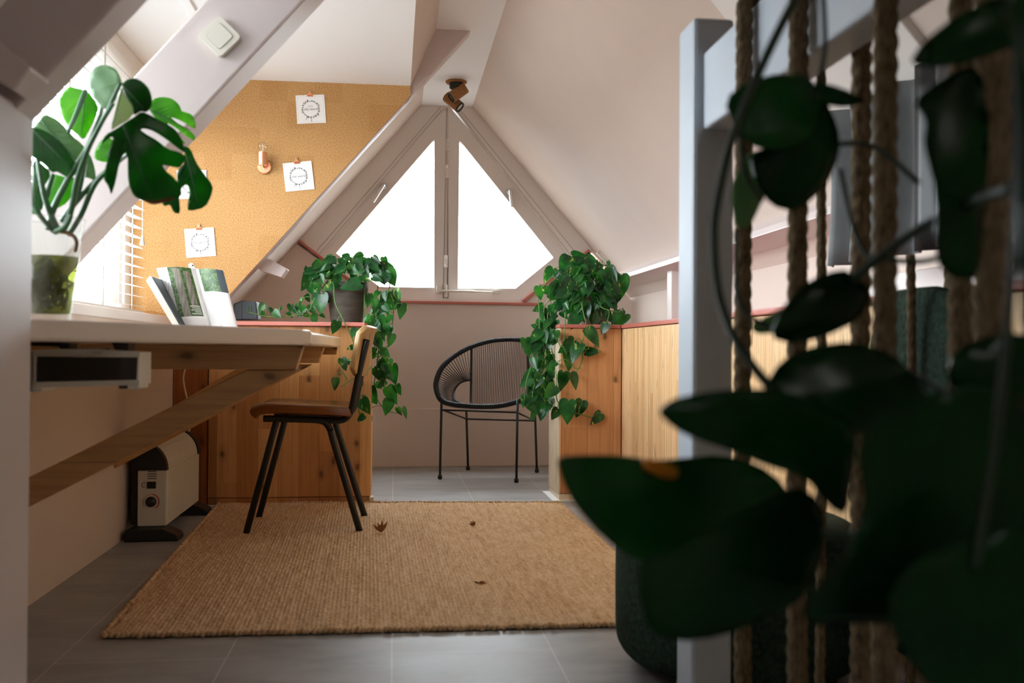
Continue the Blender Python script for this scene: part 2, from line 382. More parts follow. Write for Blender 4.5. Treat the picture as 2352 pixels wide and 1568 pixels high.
# ---------------- setting ----------------
YG, YC = 5.87, 4.45
CIN, CSL = 1.061, 1.27            # left slope: z = .68 + c + 1.154 X (rafter undersides / plaster)
def zl(X, c=CSL): return 0.68 + c + 1.154*X
XR0 = at(1085, 245, YG).x; ZCEIL = at(1085, 245, YG).z
def zr(X): return ZCEIL - 1.154*(X-XR0)
XL0 = (ZCEIL-0.68-CSL)/1.154
YB = -1.6
struct('floor', MB().box((-1.3, YB-0.1, -0.06), (1.9, YG+0.15, 0)), MT['floor'])
struct('ceiling', MB().box((XL0-0.15, YB-0.1, ZCEIL), (XR0+0.15, YG+0.15, ZCEIL+0.06)), MT['white'])
# right slope and knee wall
XK = 1.42
def rslope(name, y0, y1, x0=XR0-0.03, x1=1.75):
    struct(name, MB().prism([(x0,y0,zr(x0)), (x1,y0,zr(x1)), (x1+0.05,y0,zr(x1)+0.05), (x0+0.05,y0,zr(x0)+0.05)], (0,y1-y0,0)), MT['wall'])
sy0, sy1, sx0, sx1 = -1.0, -0.45, 0.75, 1.15
rslope('wall_right', sy1, YG+0.1); rslope('wall_right_near', YB, sy0); rslope('wall_right_upper', sy0, sy1, XR0-0.03, sx0); rslope('wall_right_lower', sy0, sy1, sx1)
def sp3(X, Y, d=0.0): return V((X+d*0.75, Y, zr(X)+d*0.65))
w3 = struct('window_added_fill', MB().ring([sp3(sx0,sy0),sp3(sx1,sy0),sp3(sx1,sy1),sp3(sx0,sy1)],[sp3(sx0+.03,sy0+.04),sp3(sx1-.03,sy0+.04),sp3(sx1-.03,sy1-.04),sp3(sx0+.03,sy1-.04)],(0.04,0,0.035)), MT['frame'])  # unseen roof window, added to brighten surfaces facing the camera
MB().prism([sp3(sx0+.02,sy0+.03,.02),sp3(sx1-.02,sy0+.03,.02),sp3(sx1-.02,sy1-.03,.02),sp3(sx0+.02,sy1-.03,.02)],(0.003,0,0.0026)).build('pane', MT['pane'], w3)
struct('wall_right_knee', MB().box((XK, YB, -0.02), (XK+0.06, YG+0.1, zr(XK)+0.03)), MT['wall'])
# gable
gp = lambda x, y, Y=YG: at(x, y, Y)
op = [gp(969,241), gp(1084,242), gp(1349,574), gp(1197,694), gp(866,692), gp(687.5,553)]
LL = lambda z: (z-0.68-CSL)/1.154
pts = [V((-1.25,YG,-0.02)), V((1.8,YG,-0.02)), V((1.8,YG,zr(1.8))), op[2]+V((0.02,0,-0.02)), op[2], op[3], op[4], op[5], op[5]+V((-0.02,0,-0.02)), V((-1.25,YG,zl(-1.25)))]
struct('wall_back', MB().prism(pts, (0, 0.1, 0)), MT['wall'])
struct('baseboard_back', MB().box((-0.97, YG-0.018, 0), (1.42, YG+0.01, at(1000, 938, YG).z)), MT['wall'], bevel=0.004)
# left slope (plaster) beyond the dormer and in front of it
def lslope(name, y0, y1, x0=-1.25, x1=XL0+0.02):
    struct(name, MB().prism([(x0,y0,zl(x0)), (x1,y0,zl(x1)), (x1-0.05,y0,zl(x1)+0.06), (x0-0.05,y0,zl(x0)+0.06)], (0,y1-y0,0)), MT['wall'])
lslope('wall_left_slope_far', YC+0.02, YG+0.1)
lslope('wall_left_slope_near', YB, 1.63)
struct('wall_left', MB().box((-1.01, YB, -0.02), (-0.953, YG+0.1, 0.784)), MT['wall'])
# dormer
ZD = at(943, 197, YC).z; XD = at(943, 197, YC).x; XW = -1.13
cz = ZCEIL
struct('ceiling_dormer', MB().box((XW-0.1, 1.5, ZD), (XD, YC+0.05, ZD+0.05)), MT['white'])
struct('wall_bulkhead', MB().prism([(XD-0.001,1.5,ZD), (XL0+0.03,1.5,cz+0.01), (XL0-0.05,1.5,cz+0.05), (XD-0.06,1.5,ZD+0.04)], (0, YC+0.1-1.5, 0)), MT['wall'])
struct('wall_dormer_near', MB().prism([(XW-0.1,1.5,0.79), (-0.9,1.5,0.79), (XL0,1.5,cz), (XW-0.1,1.5,cz)], (0, 0.06, 0)), MT['white'])
wy0, wy1, wz0, wz1 = 1.72, 4.36, 0.865, 1.76
mb = MB(); mb.box((XW-0.1,1.5,0.7), (XW,YC+0.1,wz0)); mb.box((XW-0.1,1.5,wz1), (XW,YC+0.1,ZD+0.03)); mb.box((XW-0.1,1.5,wz0), (XW,wy0,wz1)); mb.box((XW-0.1,wy1,wz0), (XW,YC+0.1,wz1))
struct('wall_dormer', mb, MT['white'])
mb = MB()
mb.ring([V((XW-0.07,wy0,wz0)),V((XW-0.07,wy1,wz0)),V((XW-0.07,wy1,wz1)),V((XW-0.07,wy0,wz1))], [V((XW-0.07,wy0+.05,wz0+.05)),V((XW-0.07,wy1-.05,wz0+.05)),V((XW-0.07,wy1-.05,wz1-.05)),V((XW-0.07,wy0+.05,wz1-.05))], (0.06,0,0))
mb.box((XW-0.07,3.0,wz0+.05),(XW-0.01,3.07,wz1-.05))
w1 = struct('window_1', mb, MT['frame'], bevel=0.004)
MB().box((XW-0.05, wy0+.04, wz0+.04), (XW-0.046, wy1-.04, wz1-.04)).build('pane', MT['pane'], w1)
struct('trim_sill', MB().box((XW-0.02, 1.56, 0.782), (-0.946, YC-0.013, 0.818)), MT['frame'], bevel=0.004)
# cork covered cheek of the dormer
xa = at(540,690,YC); zc0 = 0.79
cp = [V((XW-0.05,YC,zc0)), V((LL(0)+ (zc0)/1.154 + (CSL-CIN)/1.154, YC, zc0))]
def xin(z): return (z-0.68-CIN)/1.154
zk = 0.68+CIN+1.154*XD
cp = [V((XW-0.05,YC,zc0)), V((xin(zc0),YC,zc0)), V((XD,YC,zk)), V((XD,YC,ZD+0.005)), V((XW-0.05,YC,ZD+0.005))]
struct('wall_cork', MB().prism(cp, (0, 0.02, 0)), MT['cork'])
struct('wall_dormer_far', MB().prism([p+V((0,0.021,0)) for p in cp], (0, 0.06, 0)), MT['white'])
# rafters: near face depth .17 measured vertically c .. CIN
def rafter(n, y0, y1, zb, xhi, ctop=1.31, xl=-0.944):
    xb = (zb-0.68-CIN)/1.154
    p = [(xb, y0, zb), (xhi, y0, zl(xhi, CIN)), (xhi, y0, zl(xhi, ctop)), (xl, y0, zl(xl, ctop)), (xl, y0, zb)]
    return struct('trim_%d' % n, MB().prism(p, (0, y1-y0, 0)), MT['beam'], bevel=0.006)
rafter(1, 1.642, 1.728, 0.736, 0.3)
rafter(2, 2.355, 2.48, 0.736, 0.33)
rafter(3, YC+0.022, 4.56, 0.815, 0.36)
# post under the nearest rafter, stub purlins
struct('trim_4', MB().box((-0.78, 1.2, 0), (-0.594, 1.726, zl(-0.594, CIN)+0.012)), MT['beam'], bevel=0.006)
struct('trim_5', MB().prism([at(612,591,4.565),at(619,593,4.565),at(660,617,4.565),at(646,637,4.565),at(598,621,4.565),at(590,612,4.565)], (0,0.10,0)), MT['beam'], bevel=0.004)
struct('trim_6', MB().prism([at(-60,50,1.55),at(0,98,1.55),at(70,152,1.55),at(30,207,1.55),at(-60,150,1.55)], (0,0.09,0)), MT['beam'], bevel=0.005)
# right purlin with its post and rafter, window reveal at the right
struct('trim_7', MB().prism([(1.225,0.3,1.075),(1.40,0.3,1.055),(1.36,0.3,1.13),(1.30,0.3,1.145),(1.235,0.3,1.10)], (0,YG-0.3,0)), MT['beam'], bevel=0.003)
struct('trim_8', MB().box((1.30,4.58,0.80),(1.36,4.66,1.08)), MT['frame'], bevel=0.004)
ya = 2.62
struct('trim_9', MB().prism([(XR0+0.05,2.0,zr(XR0+0.05)-0.03),(1.22,2.0,zr(1.22)-0.03),(1.24,2.0,zr(1.24)+0.02),(XR0+0.05,2.0,zr(XR0+0.05)+0.02)], (0,ya-2.0,0)), MT['frame'], bevel=0.004)
struct('trim_10', MB().box((1.33,0.6,0.80),(1.38,3.2,0.895)), MT['frame'], bevel=0.004)
struct('wall_front', MB().box((-1.4,YB-0.1,-0.05),(1.9,YB,2.3)), MT['wall'])
struct('wall_outer_left', MB().box((XW-0.16,YB,-0.02),(XW-0.1,1.5,2.2)), MT['wall'])
# shell lids so no sky leaks in behind the knee walls
struct('wall_outer_eave', MB().box((XW-0.1,YC+0.02,0.0),(XW-0.04,YG+0.1,1.0)), MT['wall'])

# ---------------- gable window ----------------
off = V((0,0.085,0))
so_l = [gp(1026,240), gp(1018,690), gp(852,690), gp(730,581)]
so_r = [gp(1029,238), gp(1317,586), gp(1197,692), gp(1030,692)]
bn = 0.0
# fixed frame: outer opening -> hexagon hugging both sashes
fo = [gp(962,234), gp(1092,234), gp(1366,575), op[3], op[4], gp(672,553)]
fi = [gp(1020,247), gp(1040,247), gp(1306,587), gp(1193,686), gp(858,684), gp(738,585)]
mb = MB().ring(fo, fi, off)
w2 = struct('window_2', mb, MT['frame'], bevel=0.002)
yo = V((0,0.012,0))
for nm, so, gl in (('l', so_l, [gp(998,319), gp(997.6,660), gp(872,658), gp(771.7,580.5)]), ('r', so_r, [gp(1055.7,321), gp(1272,591), gp(1185,662), gp(1052,662)])):
    sash = MB().ring([p+yo for p in so], [p+yo for p in gl], (0,0.06,0)).build('sash', MT['frame'], w2, bevel=0.006)
    MB().prism([p+V((0,0.04,0)) for p in gl], (0,0.004,0)).build('pane', MT['pane'], sash)
    cen = sum(gl, V())/4
    MB().ring([p+V((0,0.0095,0)) for p in [lerp(cen,q,1.012) for q in gl]], [p+V((0,0.0095,0)) for p in gl], (0,0.03,0)).build('glazing_bead', MT['frame'], sash)
# gasket joints and the centre hinge post
MB().box(gp(1016,247)+V((0,0.024,0)), gp(1033,690)+V((0,0.07,0))).build('mullion', MT['frame'], w2)
for xa_, xb_ in ((1025.5,1018.5),(1031,1028)):
    MB().tube([gp(xa_,249)+V((0,0.022,0)), gp(xb_,684)+V((0,0.022,0))], 0.0026, 6).build('gasket', MT['gapdark'], w2)
# moulded line on the fixed frame
def fline(a, b, r=0.0028):
    return MB().tube([gp(*a)+V((0,-0.001,0)), gp(*b)+V((0,-0.001,0))], r, 6)
for a, b in (((1012,246),(726,578)), ((1052,246),(1322,580)), ((1014,252),(734,583)), ((1046,250),(1310,585))):
    fline(a, b, 0.0018).build('frame_groove', MT['groove'], w2)
for (x, y) in ((1029,332),(1026,393),(1024,600),(1024,668)):
    p = gp(x, y); h = MB()
    for k in (-1, 0, 1):
        h.tube([p+V((0,-0.006,k*0.025-0.011)), p+V((0,-0.006,k*0.025+0.011))], 0.007, 10)
    h.box(p+V((-0.012,0,-0.036)), p+V((0.012,0.03,0.036)))
    h.build('hinge', MT['frame'], w2, smooth=False)
def whandle(a, b):
    pa, pb = gp(*a), gp(*b); o = V((0,-0.045,0)); h = MB()
    h.lathe([(0.0,-0.006),(0.016,-0.006),(0.018,0.012),(0,0.012)], pa, (0,1,0), 16)
    d = (pb-pa)
    h.tube(crv([pa+V((0,0.005,0)), pa+o*0.8, pa+o+d*0.12, pa+o*1.05+d*0.5, pb+o], 6), [0.009]*12+[0.010]*6+[0.0095]*6+[0.008], 10)
    h.build('handle', MT['chrome'], w2, smooth=True)
whandle((881,428),(857,466)); whandle((1170,440),(1174,478))
h = MB(); a, b, c_ = gp(1008,668), gp(1090,670), gp(1138,671); o = V((0,-0.02,0))
h.tube([a+o, b+o], 0.007, 10); h.tube([b+o, c_+o], 0.004, 8); h.box(a+V((-0.014,-0.02,-0.012)), a+V((0.014,0.012,0.03))); h.box(c_+V((-0.02,-0.02,-0.009)), c_+V((0.02,0.012,0.009)))
h.build('stay_bar', MT['plastic_w'], w2)
# red trim strips round the lower window edge
def strip(n, a, b, w=0.014):
    pa, pb = gp(*a), gp(*b); d = (pb-pa).normalized(); nn = V((-d.z,0,d.x))*w/2; y = V((0,-0.03,0))
    struct('trim_%d' % n, MB().prism([pa+nn+y, pb+nn+y, pb-nn+y, pa-nn+y], (0,0.06,0)), MT['redtrim'], bevel=0.002)
strip(11, (850,692),(1240,699)); strip(12, (1199,692),(1352,575)); strip(13, (688,554),(868,692))

# ---------------- neighbour across the street ----------------
bld = thing('apartment_building', 'pale apartment block far outside, faint through the white slatted blind', 'building', (-9.4, 30, -8))
MB().box((-11.5,30,-8),(-6.6,36,3.4)).build('facade', MT['facade'], bld)
for r_ in range(7):
    for c_ in range(4):
        x0 = -11.0+c_*1.15; z0 = -4.6+r_*1.05
        MB().box((x0,29.95,z0),(x0+0.6,30.05,z0+0.65)).build('window', MT['facwin'], bld)
# ---------------- low pine units ----------------
ZT = 0.80
XA, XBr = -0.951, at(853,900,YC).x
u = thing('storage_unit', 'low knotty pine storage unit under the cork wall with salmon pink top', 'cabinet', (-0.5, YC+0.17, 0))
MB().box((-0.80,YC+0.01,0.034),(XBr,YC+0.31,ZT-0.016)).build('front_panel', MT['pinewarm'], u, bevel=0.002)
MB().box((XA,YC+0.02,0.0),(-0.805,YC+0.31,ZT-0.016)).build('side_post', MT['pinered'], u, bevel=0.002)
MB().box((-0.80,YC+0.018,0.0),(XBr-0.004,YC+0.30,0.031)).build('plinth', MT['pinewarm'], u, bevel=0.002)
MB().prism([(-1.06,YC+0.0,ZT-0.015),(-1.085,YC+0.02,ZT-0.015),(-1.085,YC+0.03,ZT-0.015),(-0.97,YC+0.03,ZT-0.015),(-0.97,YC+0.32,ZT-0.015),(-0.10,YC+0.32,ZT-0.015),(-0.128,YC-0.012,ZT-0.015),(-1.04,YC-0.012,ZT-0.015)],(0,0,0.018)).build('top', MT['pinktrim'], u, bevel=0.003)
MB().box((-0.104,YC+0.0,0.0),(-0.085,YC+0.05,0.032)).build('end_block', MT['plastic_w'], u, bevel=0.002)
struct('baseboard_left', MB().box((-0.951,YC-0.004,0),(-0.11,YC+0.006,0.004)), MT['white'])

YR = 4.48; XR = at(1284,1000,YR).x; XF = at(1428,850,YR).x
u = thing('storage_unit', 'narrow pine end unit right of the black cord chair', 'cabinet', (0.88, YR+0.15, 0))
MB().box((XR+0.006,YR,0.034),(XF-0.002,YR+0.30,ZT-0.014)).build('front_panel', MT['pineend'], u, bevel=0.002)
MB().box((XR,YR+0.004,0.034),(XR+0.008,YR+0.30,ZT-0.014)).build('side_panel', MT['pinesidelit'], u)
MB().box((XR+0.002,YR+0.004,0.0),(XF-0.002,YR+0.30,0.032)).build('plinth', MT['pinesidelit'], u, bevel=0.002)
MB().box((XR-0.004,YR-0.01,ZT-0.013),(XF-0.008,YR+0.30,ZT+0.004)).build('top', MT['redtrim'], u, bevel=0.003)
struct('baseboard_right', MB().box((XR-0.03,YR-0.012,0),(XF,YR+0.30,0.004)), MT['white'])
u = thing('storage_unit', 'long pale strip pine cabinet along the right knee wall', 'cabinet', (1.2, 2.6, 0))
MB().box((XF+0.018,0.5,0.0),(XK-0.003,YR+0.30,ZT-0.014)).build('body', MT['pinesidelit'], u)
yd = YR-0.004; first = True
for wdt in (0.365, 0.365, 0.40, 0.40, 0.40, 0.40, 0.40, 0.40, 0.40):
    MB().box((XF,yd-wdt+0.004,0.04),(XF+0.017,yd,ZT-0.016)).build('door', MT['pinestrip'], u, bevel=0.002); yd -= wdt
MB().box((XF-0.006,0.5,ZT-0.013),(XK-0.003,YR+0.30,ZT+0.004)).build('top', MT['redtrim'], u, bevel=0.003)

# ---------------- wall desk ----------------
d = thing('wall_desk', 'cream lacquered desk on diagonal wooden braces along the left wall', 'desk', (-0.6, 3.0, 0))
ztop = 0.730; zb = 0.692
pA = at(56,735,1.75); pB = at(711,761,2.53); pC = at(784,776,4.06)
p2 = [V((-0.95,1.735,0)), V((-0.66,1.735,0)), V((pA.x,pA.y,0)), lerp(V((pA.x,pA.y,0)),V((pB.x,pB.y,0)),0.97), V((pB.x,pB.y+0.03,0)), V((-0.232,2.9,0)), V((-0.222,3.2,0)), V((-0.222,3.6,0)), V((-0.212,3.9,0)), V((-0.214,4.06,0)), V((-0.95,4.40,0))]
MB().prism([p+V((0,0,zb)) for p in p2], (0,0,ztop-zb)).build('desktop', MT['desk'], d, bevel=0.006)
def hbeam(Y, xe, h, w, cut):
    MB().prism([(-0.951,Y,zb-0.001),(xe,Y,zb-0.001),(xe-cut,Y,zb-h),(-0.951,Y,zb-h)],(0,w,0)).build('beam', MT['brace'], d, bevel=0.003)
b1 = at(697,795,2.55)
hbeam(2.55, b1.x, 0.062, 0.05, 0.018); Y2 = onx(262,1060,-0.952).y; hbeam(Y2-0.005, at(745,795,Y2).x, 0.058, 0.05, 0.02); hbeam(3.98, -0.222, 0.03, 0.04, 0.004)
def brace(Y, w, a, b, a2, b2):
    q = [at(*a,Y), at(*b,Y), at(*b2,Y), at(*a2,Y)]
    q = [V((max(p.x,-0.952), Y, p.z)) for p in q]
    MB().prism(q, (0,w,0)).build('brace', MT['brace'], d, bevel=0.003)
brace(2.56, 0.04, (53,1102), (566,849), (53,1170), (690,849))
brace(Y2, 0.04, (262,1012), (560,837), (262,1076), (716,837))

# ---------------- white box heater hung under the desk ----------------
Yb = 2.0
h = thing('panel_heater', 'white box heater with dark glass front hung under the desk', 'heater', at(195,850,Yb))
q = lambda x, y, dy=0.0: at(x, y, Yb+dy)
top = [q(40,806), q(90,803), q(150,801), q(205,801), q(260,803.5), q(322,808)]
front = top + [q(321,884), q(40,892)]
MB().prism(front, (0,0.09,0)).build('housing', MT['plastic_w'], h, bevel=0.004)
g = [q(85,818,-0.003), q(317,820.5,-0.003), q(315,872,-0.003), q(83,877,-0.003)]
MB().prism(g, (0,0.01,0)).build('glass_front', MT['darkglass'], h)
cen = sum(g, V())/4
MB().ring([lerp(cen,p,1.035)+V((0,-0.004,0)) for p in g], [p+V((0,-0.004,0)) for p in g], (0,0.02,0)).build('bezel', MT['plastic_w'], h, bevel=0.001)
MB().box(q(55,806,-0.003), q(74,899)+V((0,0.05,0))).build('side_cheek', MT['heater_g'], h)
for (a, b) in (((70,886),(99,900)), ((292,882),(321,893))):
    MB().box(q(*a,-0.002), q(*b)+V((0,0.07,0))).build('foot', MT['plastic_w'], h, bevel=0.003)
MB().box(q(272,884,0.01), q(292,893)+V((0,0.05,0))).build('switch', MT['black'], h, bevel=0.002)
for x0, x1 in ((140,160),(264,294)):
    mb = MB(); mb.prism([q(x0-8,786,0.02), q(x1,788,0.02), q(x1,806,0.02), q(x0,804,0.02)], (0,0.05,0))
    mb.build('hanger', MT['black'], h)
MB().tube([q(66,788,0.03), q(130,790,0.03), q(150,796,0.03)], 0.005, 6).build('hanger_arm', MT['black'], h)
mb = MB()
for k in range(7): mb.box(q(182+k*9,799,0.02), q(187+k*9,803,0.02)+V((0,0.03,0)))
mb.build('vent_ribs', MT['plastic_w'], h)
mb = MB()   # small slanted grey logo, illegible in the photo
for k in range(4):
    x0 = 213+k*5.2
    mb.prism([q(x0,811.5,-0.0045), q(x0+4,811.5,-0.0045), q(x0+2.4,809.7,-0.0045), q(x0+4.6,807.6,-0.0045), q(x0+1.4,807.6,-0.0045), q(x0+2.6,809.3,-0.0045)], (0,0.0006,0))
mb.build('logo', MT['ink'], h)

# ---------------- convector heater on the floor ----------------
c = thing('convector_heater', 'white convector heater with black end cap on floor by the knee wall', 'heater', (-0.89, 3.95, 0))
y0, y1 = 3.70, 4.30; x0 = at(316,1100,y0).x-0.012; x1 = at(383,1100,y0).x
zt0 = 0.245
MB().box((x0+0.012,y0,0.045),(x1,y0+0.02,zt0)).build('control_panel', MT['heater_w'], c, bevel=0.004)
MB().box((x0+0.012,y0+0.018,0.045),(x1,y1,zt0)).build('body', MT['heater_w'], c, bevel=0.006)
arc = lambda y, r: [(x0+0.012,y,zt0)]+[(x0+0.012+(x1-x0-0.012)*math.cos(a_)*r,y,zt0+0.105*math.sin(a_)*r) for a_ in [i*math.pi/2/10 for i in range(11)]]
MB().prism(arc(y0+0.03,0.98), (0,y1-y0-0.06,0)).build('curved_top', MT['heater_w'], c, smooth=False)
MB().prism(arc(y0-0.003,1.0), (0,0.033,0)).build('end_cap', MT['black'], c)
MB().prism(arc(y1-0.03,1.03), (0,0.04,0)).build('end_cap', MT['black'], c)
for yy in (y0-0.06, y1-0.10):
    MB().prism([(max(x0-0.02,-0.95),yy,0),(x1+0.055,yy,0),(x1+0.05,yy,0.022),(x1+0.0,yy,0.044),(x0-0.01,yy,0.044)],(0,0.10,0)).build('foot', MT['black'], c, bevel=0.006)
MB().box((max(x0-0.018,-0.95),y0+0.03,0.045),(x0+0.012,y1-0.02,0.33)).build('back_panel', MT['black'], c)
px = lambda x, y: at(x, y, y0-0.001)
mb = MB()
for k in range(6): mb.box(px(339,1071.5+k*5.3), px(359,1073+k*5.3)+V((0,0.003,0)))
mb.build('vent_slots', MT['black'], c)
MB().box(px(337.5,1106)+V((0,-0.003,0)), px(358,1121.5)+V((0,0.006,0))).build('rocker_switch', MT['black'], c, bevel=0.001)
MB().lathe([(0,-0.018),(0.012,-0.018),(0.018,-0.010),(0.019,0.004),(0,0.004)], px(347,1152), (0,1,0), 24).build('knob', MT['black'], c, smooth=True)
pk = px(347,1152); mb = MB()
mb.grid([[pk+V((math.cos(a_)*r,-0.0012,math.sin(a_)*r)) for a_ in [math.radians(-55+i*9) for i in range(16)]] for r in (0.026,0.0295)])
mb.grid([[pk+V((math.cos(a_)*r,-0.0012,math.sin(a_)*r)) for a_ in [math.radians(80+i*9) for i in range(16)]] for r in (0.0268,0.028)])
mb.build('dial_marks', MT['red'], c)
mb = MB()
for (a, b) in (((325,1108),(327,1119)), ((330,1106),(331.5,1112)), ((327,1117),(333,1119))): mb.box(px(*a), px(*b)+V((0,0.002,0)))
mb.build('printed_marks', MT['ink'], c)
tag(MB().tube(crv([at(427,842,4.3),at(421,865,4.3),at(424,892,4.32),at(432,925,4.35),at(438,960,4.36),at(434,990,4.33),at(427,1010,4.28)],8), 0.004, 8).build('power_cable', MT['plastic_w'], None, smooth=True, loc=at(427,842,4.3)), 'white power cable hanging behind the desk brace to the convector heater', 'cable')

# ---------------- school chair at the desk ----------------
N, F = 3.74, 4.08
ch = thing('school_chair', 'school chair with lacquered wood seat and black tube legs at the desk', 'chair', (-0.33, 3.91, 0))
W_ = F-N
def side(x, y, yy): p = at(x, y, N); return V((p.x, yy, p.z))
def prof(pts, y0, y1, name, m, bev):
    return MB().prism([side(x, y, y0) for x, y in pts], (0, y1-y0, 0)).build(name, m, ch, bevel=bev)
# seat: curved plywood, waterfall front
def sgrid(pts, ys, th):
    mb = MB(); rows = []
    for (y, k, dz) in ys: rows.append([side(x, yy_, y)+V((k,0,dz)) for x, yy_ in pts])
    return mb.grid(rows)
sp = crv([(586,951,0),(589,945,0),(600,940.5,0),(620,939,0),(700,942,0),(760,945,0),(801,948,0)],6)
sp = [(p.x, p.y) for p in sp]
ys = [(N-0.015,0.012,-0.016),(N-0.012,0.005,-0.006),(N+0.02,0,0),(N+0.1,0,-0.008),(N+0.17,0,-0.011),(N+0.24,0,-0.008),(F-0.02,0,0),(F+0.012,0.005,-0.006),(F+0.015,0.012,-0.016)]
o = sgrid(sp, ys, 0).build('seat', MT['seatwood'], ch, smooth=True, solid=0.024); o.modifiers['solid'].offset = 1
b_ = o.modifiers.new('bevel','BEVEL'); b_.width = 0.004; b_.segments = 2
# backrest: bent panel
bp = [(832,748),(824,765),(817,800),(811,840),(807,864)]
bw = 0.40
mb = MB(); rows = []
for i in range(13):
    s_ = -1+2*i/12; y = (N+F)/2+s_*bw/2; bend = 0.045*(1-s_*s_)
    rr = [side(x, yy, y)+V((bend*1.0,0,0)) for x, yy in bp]
    e = max(0, abs(s_)-0.8)/0.2
    rr[0] += V((0.0,0,-0.02*e*e)); rr[-1] += V((0,0,0.03*e*e)); rows.append(rr)
o = mb.grid(rows).build('backrest', MT['backwood'], ch, smooth=True, solid=0.022, bevel=0); o.modifiers['solid'].offset = 0
b_ = o.modifiers.new('bevel','BEVEL'); b_.width = 0.006; b_.segments = 3
r = 0.0125
for yy in (N, F):
    dx = 0.0
    pts = crv([side(843,779,yy), side(828,840,yy), side(815,905,yy), side(808,937,yy), side(800,955,yy), side(784,965,yy), side(745,964.5,yy), side(660,962,yy), side(605,961,yy)], 6)
    MB().tube(pts, r, 12).build('frame_tube', MT['steel'], ch, smooth=True)
    xf, zf = onz(572,1221).x, 0.022
    ff = onz(572,1221) if yy == N else onz(599,1187)
    fb = onz(827,1221) if yy == N else onz(838,1187)
    MB().tube([V((-0.425,yy,0.425)), V((-0.432,yy,0.40)), V((ff.x,yy,0.008))], r, 12).build('leg', MT['steel'], ch, smooth=True)
    MB().tube(crv([V((-0.30,yy,0.423)), V((-0.255,yy,0.415)), V((-0.232,yy,0.385)), V((-0.222,yy,0.35)), V((fb.x,yy,0.008))],5), r, 12).build('leg', MT['steel'], ch, smooth=True)
for xx in (650, 770):
    MB().tube([side(xx,967,N), side(xx,967,F)], 0.010, 10).build('stretcher', MT['steel'], ch, smooth=True)

# ---------------- round black cord chair ----------------
ac = thing('cord_chair', 'round black cord chair on thin steel legs under the gable window', 'chair', (0.5, 5.33, 0))
Yf, Ybk = 5.17, 5.52
feet = [onz(1010.5,1100), onz(1186,1108), onz(1233,1085), onz(1075,1079)]
tops = [at(1014,921,feet[0].y), at(1189,918,feet[1].y), at(1229,950,feet[2].y), at(1071,941,feet[3].y)]
for fpt, tp in zip(feet, tops):
    MB().tube([tp, V((fpt.x,fpt.y,0.012))], 0.0068, 10).lathe([(0,0),(0.010,0.0),(0.012,0.006),(0.012,0.018),(0.008,0.024),(0,0.024)], (fpt.x,fpt.y,0), (0,0,1), 14).build('leg', MT['steel'], ac, smooth=True)
rail = [at(1017,941,feet[0].y), at(1188,947,feet[1].y), at(1228,966,feet[2].y), at(1072,962,feet[3].y)]
mb = MB()
for k in range(4): mb.tube([rail[k], rail[(k+1) % 4]], 0.005, 8)
mb.build('stretcher_frame', MT['steel'], ac, smooth=True)
cv = lambda x, y, Y: at(980+x*0.2295, 760+y*0.2295, Y)
rimk = [(150,695,5.22),(100,600,5.30),(97,500,5.36),(150,370,5.43),(270,255,5.50),(440,160,5.56),(640,100,5.60),(840,85,5.61),(1000,100,5.58),(1120,150,5.52),(1205,250,5.45),(1235,380,5.38),(1200,500,5.31),(1110,600,5.25),(1000,660,5.21),(880,715,5.18),(720,750,5.16),(560,757,5.16),(400,750,5.17),(260,735,5.19)]
rim = crv([cv(*k) for k in rimk], 8, True)
MB().loop(rim, 0.0115, 10).build('rim', MT['blackcord'], ac, smooth=True)
mb = MB()
for i in range(0, len(rim), 1):
    p = rim[i]; T = (rim[(i+1) % len(rim)]-rim[i-1]).normalized(); a = T.orthogonal().normalized(); b = T.cross(a)
    for q_ in (0, 0.5):
        c0 = lerp(p, rim[(i+1) % len(rim)], q_)
        mb.loop([c0+(a*math.cos(2*math.pi*k/9)+b*math.sin(2*math.pi*k/9))*0.0125 for k in range(9)], 0.0022, 4)
mb.build('rim_wrap', MT['blackcord'], ac, smooth=True)
# side bars, seat ledge and half rings
seatL = cv(440,722,5.50); seatR = cv(1010,700,5.47); barL = cv(445,165,5.56); barR = cv(1015,108,5.57)
fL = cv(420,748,5.17); fR = cv(930,700,5.19)
MB().tube(crv([barL, cv(443,400,5.55), cv(441,640,5.53), seatL, cv(436,745,5.36), fL],6), 0.0058, 8).build('side_bar', MT['steel'], ac, smooth=True)
MB().tube(crv([barR, cv(1013,400,5.56), cv(1012,620,5.50), seatR, cv(970,720,5.36), fR],6), 0.0058, 8).build('side_bar', MT['steel'], ac, smooth=True)
hrL = crv([cv(440,490,5.545), cv(390,497,5.53), cv(335,520,5.50), cv(290,570,5.46), cv(270,630,5.40), cv(285,690,5.33), cv(350,725,5.27), cv(410,740,5.22)], 6)
hrR = crv([cv(1013,470,5.545), cv(1060,475,5.52), cv(1110,500,5.48), cv(1145,545,5.42), cv(1140,600,5.36), cv(1090,650,5.29), cv(1020,680,5.24)], 6)
MB().tube(hrL, 0.0058, 8).build('half_ring', MT['steel'], ac, smooth=True)
MB().tube(hrR, 0.0058, 8).build('half_ring', MT['steel'], ac, smooth=True)
def near(p): return min(range(len(rim)), key=lambda i: (rim[i]-p).length)
mb = MB(); iA, iB = near(barL), near(barR); jA, jB = near(fL), near(fR)
nC = 33
